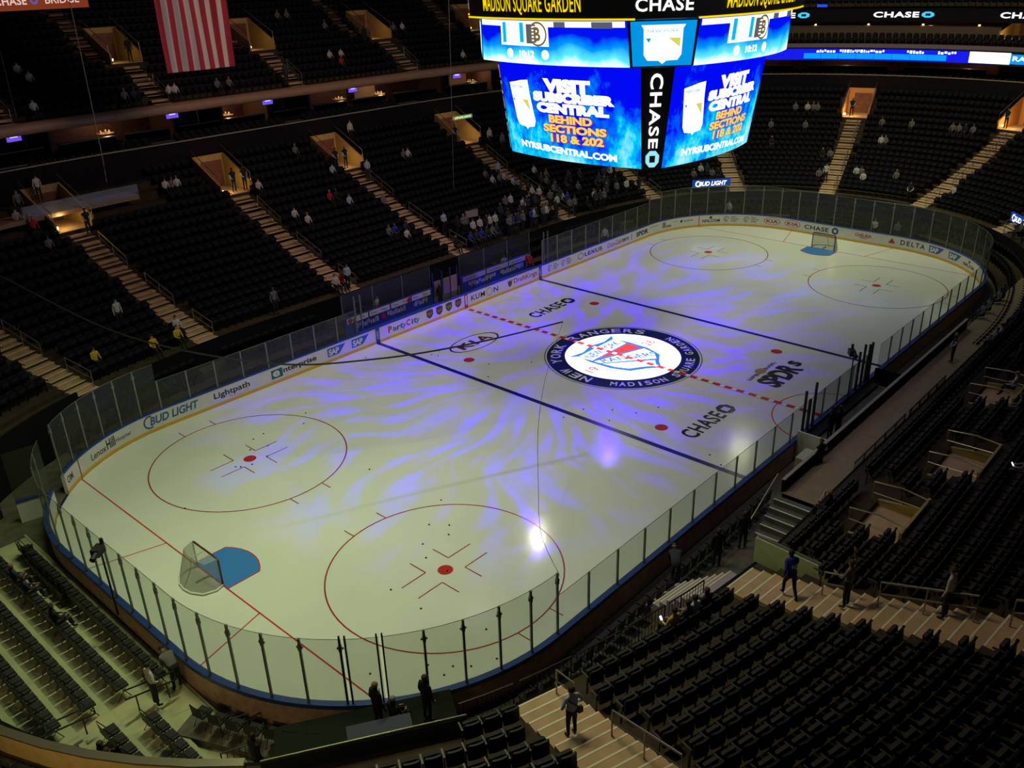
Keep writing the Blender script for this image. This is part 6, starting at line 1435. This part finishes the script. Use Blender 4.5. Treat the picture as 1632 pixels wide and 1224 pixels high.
def body(pose, fine):
    J = skel(pose); names = list(J); idx = {n: i for i, n in enumerate(names)}
    vs = [J[n][:3] for n in names]; rad = [J[n][3] for n in names]; es = [(idx[a], idx[b_]) for a, b_, _ in BON]
    fingers = []
    if fine:
        for q, s in (('l', -1), ('r', 1)):
            w_ = Vector(J['wr' + q][:3]); h = Vector(J['ha' + q][:3]); d = (h - w_).normalized(); side = d.cross(Vector((s * 1.0, .2, 0))).normalized()
            for k, (o_, L_) in enumerate(((-.027, .062), (-.009, .075), (.009, .07), (.027, .055))):
                a = h + side * o_; m_ = a + d * L_ * .6 + Vector((0, .004, 0)); e_ = m_ + (d * .7 + Vector((-s * .5, .1, 0))).normalized() * L_ * .5
                i0 = len(vs); vs += [tuple(a + d * .03), tuple(m_), tuple(e_)]; rad += [.012, .0095, .008]; es += [(idx['ha' + q], i0), (i0, i0 + 1), (i0 + 1, i0 + 2)]
            a = w_.lerp(h, .45) - side * .034 + Vector((0, .012, 0)); i0 = len(vs); vs += [tuple(a), tuple(a + (d + Vector((0, .8, 0))).normalized() * .045)]; rad += [.013, .009]; es += [(idx['ha' + q], i0), (i0, i0 + 1)]
    me = bpy.data.meshes.new('t'); me.from_pydata(vs, es, []); o = bpy.data.objects.new('t', me); COL.objects.link(o)
    md = o.modifiers.new('s', 'SKIN'); md.use_smooth_shade = True; sk = me.skin_vertices[0].data
    for i, r in enumerate(rad):
        f = 1.25 if i < len(names) and names[i] in ('ch', 'sp', 'pel') else 1
        sk[i].radius = (r * f, r * (.82 if f > 1 else 1)); sk[i].use_root = (i == idx['pel'])
    sub = o.modifiers.new('u', 'SUBSURF'); sub.levels = 2 if fine else 1; sub.render_levels = sub.levels
    bpy.context.view_layer.update(); m2 = bpy.data.meshes.new_from_object(o.evaluated_get(bpy.context.evaluated_depsgraph_get())); bpy.data.objects.remove(o); bpy.data.meshes.remove(me)
    m2.name = 'person_body'
    m2.materials.clear()
    for k in range(5): m2.materials.append(SKIN)
    segs = [(Vector(J[a][:3]), Vector(J[b_][:3]), c, max(J[a][3], J[b_][3])) for a, b_, c in BON]
    mi = []
    for p in m2.polygons:
        c = p.center; best = None
        for a, b_, k, r in segs:
            ab_ = b_ - a; t = max(0, min(1, (c - a).dot(ab_) / max(ab_.length_squared, 1e-9))); dd = (c - a - ab_ * t).length - r
            if best is None or dd < best[0]: best = (dd, k)
        mi.append(best[1])
    m2.polygons.foreach_set('material_index', mi); m2.polygons.foreach_set('use_smooth', [True] * len(mi))
    # hair cap and face, in the head's frame
    h0 = Vector(J['hd'][:3]); h1 = Vector(J['tp'][:3]); up = (h1 - h0).normalized(); ct = h0.lerp(h1, .55)
    fw = Vector((0, 1, 0)) - up * up.y; fw = fw.normalized() if fw.length > .1 else Vector((0, 0, -1)); rt = fw.cross(up)
    if pose == 'bend': fw = Vector((0, .3, -.95)).normalized(); rt = fw.cross(up)
    hb = MB(); rows = []
    for i in range(7):
        ph = i / 6 * pi * .56; row = []
        for j in range(13):
            th = 2 * pi * j / 12; cut = ph * (1.0 - .28 * max(0, math.cos(th))) if i > 2 else ph
            row.append(ct + up * (.104 * math.cos(cut) + .018) + (fw * math.cos(th) * .098 + rt * math.sin(th) * .094) * math.sin(cut) - fw * .010)
        rows.append(row)
    hb.sweep(rows); hair = hb.mesh('hair', SKIN, True)
    face = None
    if fine:
        fb_ = MB()
        for s in (-1, 1):
            c = ct + fw * .087 + rt * s * .032 - up * .012; fb_.tube([c - fw * .006, c + fw * .004], .010, 8)
        fb_.tube([ct + fw * .08 - up * .005, ct + fw * .108 - up * .036, ct + fw * .082 - up * .042], [.007, .013, .007], 6); fb_.box(ct + fw * .083 - up * .066, (.022, .004, .005), rt, up)
        for s in (-1, 1): fb_.box(ct + rt * s * .093 - up * .02, (.008, .014, .026), rt, up)
        face = fb_.mesh('face', mat('face_tone', (.25, .13, .09), .6))
    return m2, hair, face
SKIN = mat('skin', (.42, .24, .16), .6); SKIN2 = mat('skin_deep', (.14, .075, .05), .6)
CL = {'white': (.55, .53, .55), 'grey': (.16, .15, .16), 'navy': (.02, .025, .08), 'red': (.35, .02, .03), 'blue': (.03, .04, .35), 'yellow': (.60, .42, .04), 'black': (.012, .012, .014), 'light blue': (.38, .45, .60), 'dark': (.02, .02, .028)}
def cm(c): return mat('cloth_' + c.replace(' ', '_'), CL[c], .85, var=.1, vscale=8)
BODIES = {}
def pbody(pose, fine):
    if pose == 'stand' and False: pass
    k = (pose, fine)
    if k not in BODIES: BODIES[k] = body(pose, fine)
    return BODIES[k]
HAIR = [mat('hair_black', (.01, .008, .007), .7), mat('hair_brown', (.06, .03, .015), .7), mat('hair_grey', (.30, .28, .26), .7), mat('hair_blond', (.25, .16, .07), .7)]
def person(loc, rz, pose, shirt, label, group=None, fine=False, arms=None, legs='dark', hair=0, skin=None, scale=1.0):
    p0 = {'suit': 'stand', 'usher': 'clasp'}.get(pose, pose)
    m2, hm, fm2 = pbody(p0, fine); o = mo('person', m2, None, loc, rz); o.scale = (scale,) * 3
    sk_ = skin or SKIN
    for i, m in enumerate((sk_, cm(shirt), cm(arms or shirt), cm(legs), M_black)): o.material_slots[i].link = 'OBJECT'; o.material_slots[i].material = m
    h = mo('hair', hm, o); h.material_slots[0].link = 'OBJECT'; h.material_slots[0].material = HAIR[hair]
    if fm2: mo('face', fm2, o)
    tag(o, label, 'person', group); return o

def secname(u, t):
    u = u % TOT
    if t == 'U': return 'upper tier'
    A = [(157.8, 165.5, 'leftmost lower section'), (165.5, 176.0, 'lower section between the first and second stairs'), (176.0, TOT + 3.9, 'lower section between the second and third stairs'), (3.9, 16.2, 'lower section left of the scoreboard'), (16.2, 26.1, 'lower section under the scoreboard'), (26.1, 34, 'far corner section'), (34, 41.6, 'far end section left of the orange doorway'), (41.6, 49.5, 'far end section between the orange doorways'), (49.5, 57.8, 'far end section at the right edge'), (57.8, 88, 'near right stand far up the photo'), (88, 108.2, 'near right stand'), (108.2, 116.7, 'near stand between the staircases')]
    for a, b_, n in A:
        if a <= u < b_ or a <= u + TOT < b_: return n
    return 'stand'
pend = []
for x, y, z, pose, shirt, lab, t, d, u in PEOPLE:
    if t in 'LU':
        if t == 'L': k = min(NROW - 1, max(0, int(d / ROWT))); z = zrow(k); dd = k * ROWT + (.5 if pose.startswith('sit') else .3)
        else: k = max(0, int((d - UD) / UROWT)); z = zup(k); dd = UD + k * UROWT + (.5 if pose.startswith('sit') else .3)
        if 'doorway' in lab and t == 'L' and not pose.startswith('sit') and d > 10.5: z = zrow(PK0) + .03; dd = PK0 * ROWT + .15; 
        if pose in ('usher', 'walk', 'raise') or 'stairs' in lab and not pose.startswith('sit'): z += .06
        if d < 1.0 and t == 'L' and u > 88 and u < 126: dd = max(dd, d)
        p, n = bowl(u, dd if 'doorway' not in lab else max(dd, 0)); p.z = z; rz = math.atan2(-n.y, -n.x) - pi / 2
        key = secname(u, t)
    else:
        if lab == 'bench': x, y, z = -8.7, 13.9, 0
        if lab in ('bench2', 'bench3', 'b4', 'trainer behind'): z = 0
        if lab == 'bench3': y = 14.2
        if lab == 'bend': x, y, z = -31.0, -4.6, .1
        if lab in ('suit', 'dark coat', 'white haired'): z = 1.2
        if lab == 'suit': x, y = -28.45, -11.75
        if lab == 'white haired': x, y, z = -28.0, -12.0, 1.0
        if lab == 'end usher': x, y, z = -31.9, -5.0, .3
        if lab == 'single': x, z = -32.4, .3
        if lab.startswith('pair'): x, z = -32.4, .3
        if lab in ('w1', 'w2'): x, z = -34.1, .5
        if lab == 'gl' and x < 22: y = min(y, -14.9); z = .85
        p = Vector((x, y, z)); rz = math.atan2(-y, -x) - pi / 2; key = 'floor'
        if abs(y) < 12.9 and abs(x) > 25: rz = -pi / 2 if x < 0 else pi / 2
        if lab == 'bend': rz = 0
    q = px(p + Vector((0, 0, 1)))
    if q is None: continue
    pend.append([p, rz, pose, shirt, lab, t, key, q, u, d])
GEN = ('number', 'fan low', 'cluster', 'end fan', 'end low', 'crowd', 'crowd low', 'under board right', 'right', 'gl', '', 'x', 'phone', 'b', 'bgl', 'bgl2', 'bgl3', 'b4', 'bench', 'bench2', 'bench3')
FL = {'trainer behind': 'in a white shirt standing behind the left players bench', 'bench': 'dark figure at the gate-corner end of the players bench', 'bench2': 'dark figure beside the pink-poster booth', 'bench3': 'in red at the far-goal end of the players bench', 'b4': 'in white standing behind the right players bench', 'suit': 'in a black suit and tie standing on the broadcast platform', 'white haired': 'white-haired, in black, seated beside the suited man on the platform', 'dark coat': 'in a long dark coat standing at the right of the broadcast platform',
      'end usher': 'usher in white shirt with crossed strap at the looped rail behind the goal', 'bend': 'in grey bending over beside the blue boards behind the near goal', 'hood': 'in a black hood standing by the barred rail at the bottom of the photo', 'pair l': 'in navy seated on the folding chairs, left one of a pair', 'pair r': 'in navy seated on the folding chairs, right one of a pair', 'single': 'in black seated alone among the folding chairs', 'w1': 'in black seated by the ochre parapet, left one of two', 'w2': 'in black seated by the ochre parapet, right one of two',
      'behind far glass': 'in white standing behind the far end glass', 'bgl': 'in white standing behind the glass under the beer sign', 'bgl2': 'in grey seated behind the far corner glass', 'bgl3': 'in white behind the glass past the benches', 'usher': 'in light blue shirt with a cross-body bag standing on the near stairs', 'blue jersey': 'in a numbered blue jersey stepping along the wide near stairs', 'raised arm': 'in grey-green raising one arm by the wide near stairs', 'yellow jersey with a phone': 'in a yellow jersey seated in the front near row holding a phone', 'white sleeves': 'in a black vest with white sleeves at the near end of the walkway', 'phone': 'in grey looking at a glowing phone at the right edge'}
cnt = {}
for it in pend:
    p, rz, pose, shirt, lab, t, key, q, u, d = it
    act = {'sit': 'seated', 'clasp': 'standing', 'usher': 'standing', 'usherw': 'standing', 'stand': 'standing', 'bend': 'bending', 'raise': 'standing', 'walk': 'walking', 'suit': 'standing'}[pose]
    if lab in FL: it.append('person ' + FL[lab]); it.append(None); continue
    if lab in GEN or lab.startswith('number'):
        g = ('in %s %s, %s' % (shirt, act, key if key != 'floor' else ('floor beside the near side boards' if p.y < -12 else 'floor behind the far glass'))); it.append(g); it.append('c'); cnt.setdefault(g, []).append(it)
    else: it.append('person in %s %s %s' % (shirt, act if act != 'standing with clasped hands' else 'standing', lab)); it.append(None)
for g, l in cnt.items():
    l.sort(key=lambda it: it[7][0])
    for i, it in enumerate(l):
        it[10] = 'person ' + g + (', %s from the left' % ordn(i) if len(l) > 1 else '')
for i, it in enumerate(pend):
    p, rz, pose, shirt, lab, t, key, q, u, d, label, c = it
    fine = q[2] < 36
    arms = None; legs = 'dark'; hair = R_.choice((0, 0, 1, 1, 3)); skin = R_.choice((None, None, SKIN2))
    if pose == 'usher' and shirt == 'black': arms = 'white'
    if lab == 'white sleeves': arms = 'white'
    if lab == 'white haired': hair = 2
    if shirt in ('black', 'navy') and pose == 'suit': legs = 'black'
    if lab in ('usher', 'end usher', 'hood'): hair = 0; skin = SKIN2
    o = person(p, rz + (0 if lab != 'blue jersey' else -.6), pose, shirt, label, 'people in the %s' % key if key != 'floor' else 'people on the arena floor', fine, arms, legs, hair, skin, .97 if lab == 'usher' else 1.0)
    if lab in ('usher', 'end usher'):
        mb = MB(); mb.tube([(-.17, -.10, 1.43), (0, -.165, 1.25), (.19, -.12, 1.02)], .018, 5); mb.obj('bag_strap', M_black, o)
        if lab == 'usher': mb = MB(); mb.box((.2, -.1, .95), (.07, .05, .09)); mb.obj('bag', M_black, o)
    if lab == 'blue jersey':
        mb = MB(); put_text(mb, '24', -.1, .1, 1.2, 1.38, lambda x, y: (-x, -.125, y), .03); mb.obj('jersey_number', ADW, o)
    if 'phone' in lab:
        e_ = MB().box((0, 0, 0), (.035, .006, .065)).obj('phone', emis('phone_glow', (.7, .8, 1), 4)); e_.location = p + Vector((0, 0, .72)) + (Matrix.Rotation(rz, 3, 'Z') @ Vector((-.12, .34, 0))); e_.rotation_euler = (-.6, 0, rz); tag(e_, 'small glowing phone held up by the %s' % ('fan in the yellow jersey' if 'yellow' in lab else 'person in grey at the right edge'), 'phone')
    if lab == 'suit':
        mb = MB(); mb.poly([(-.02, .14, 1.42), (.02, .14, 1.42), (.025, .15, 1.2), (-.025, .15, 1.2)]); mb.obj('tie', ADGR, o)
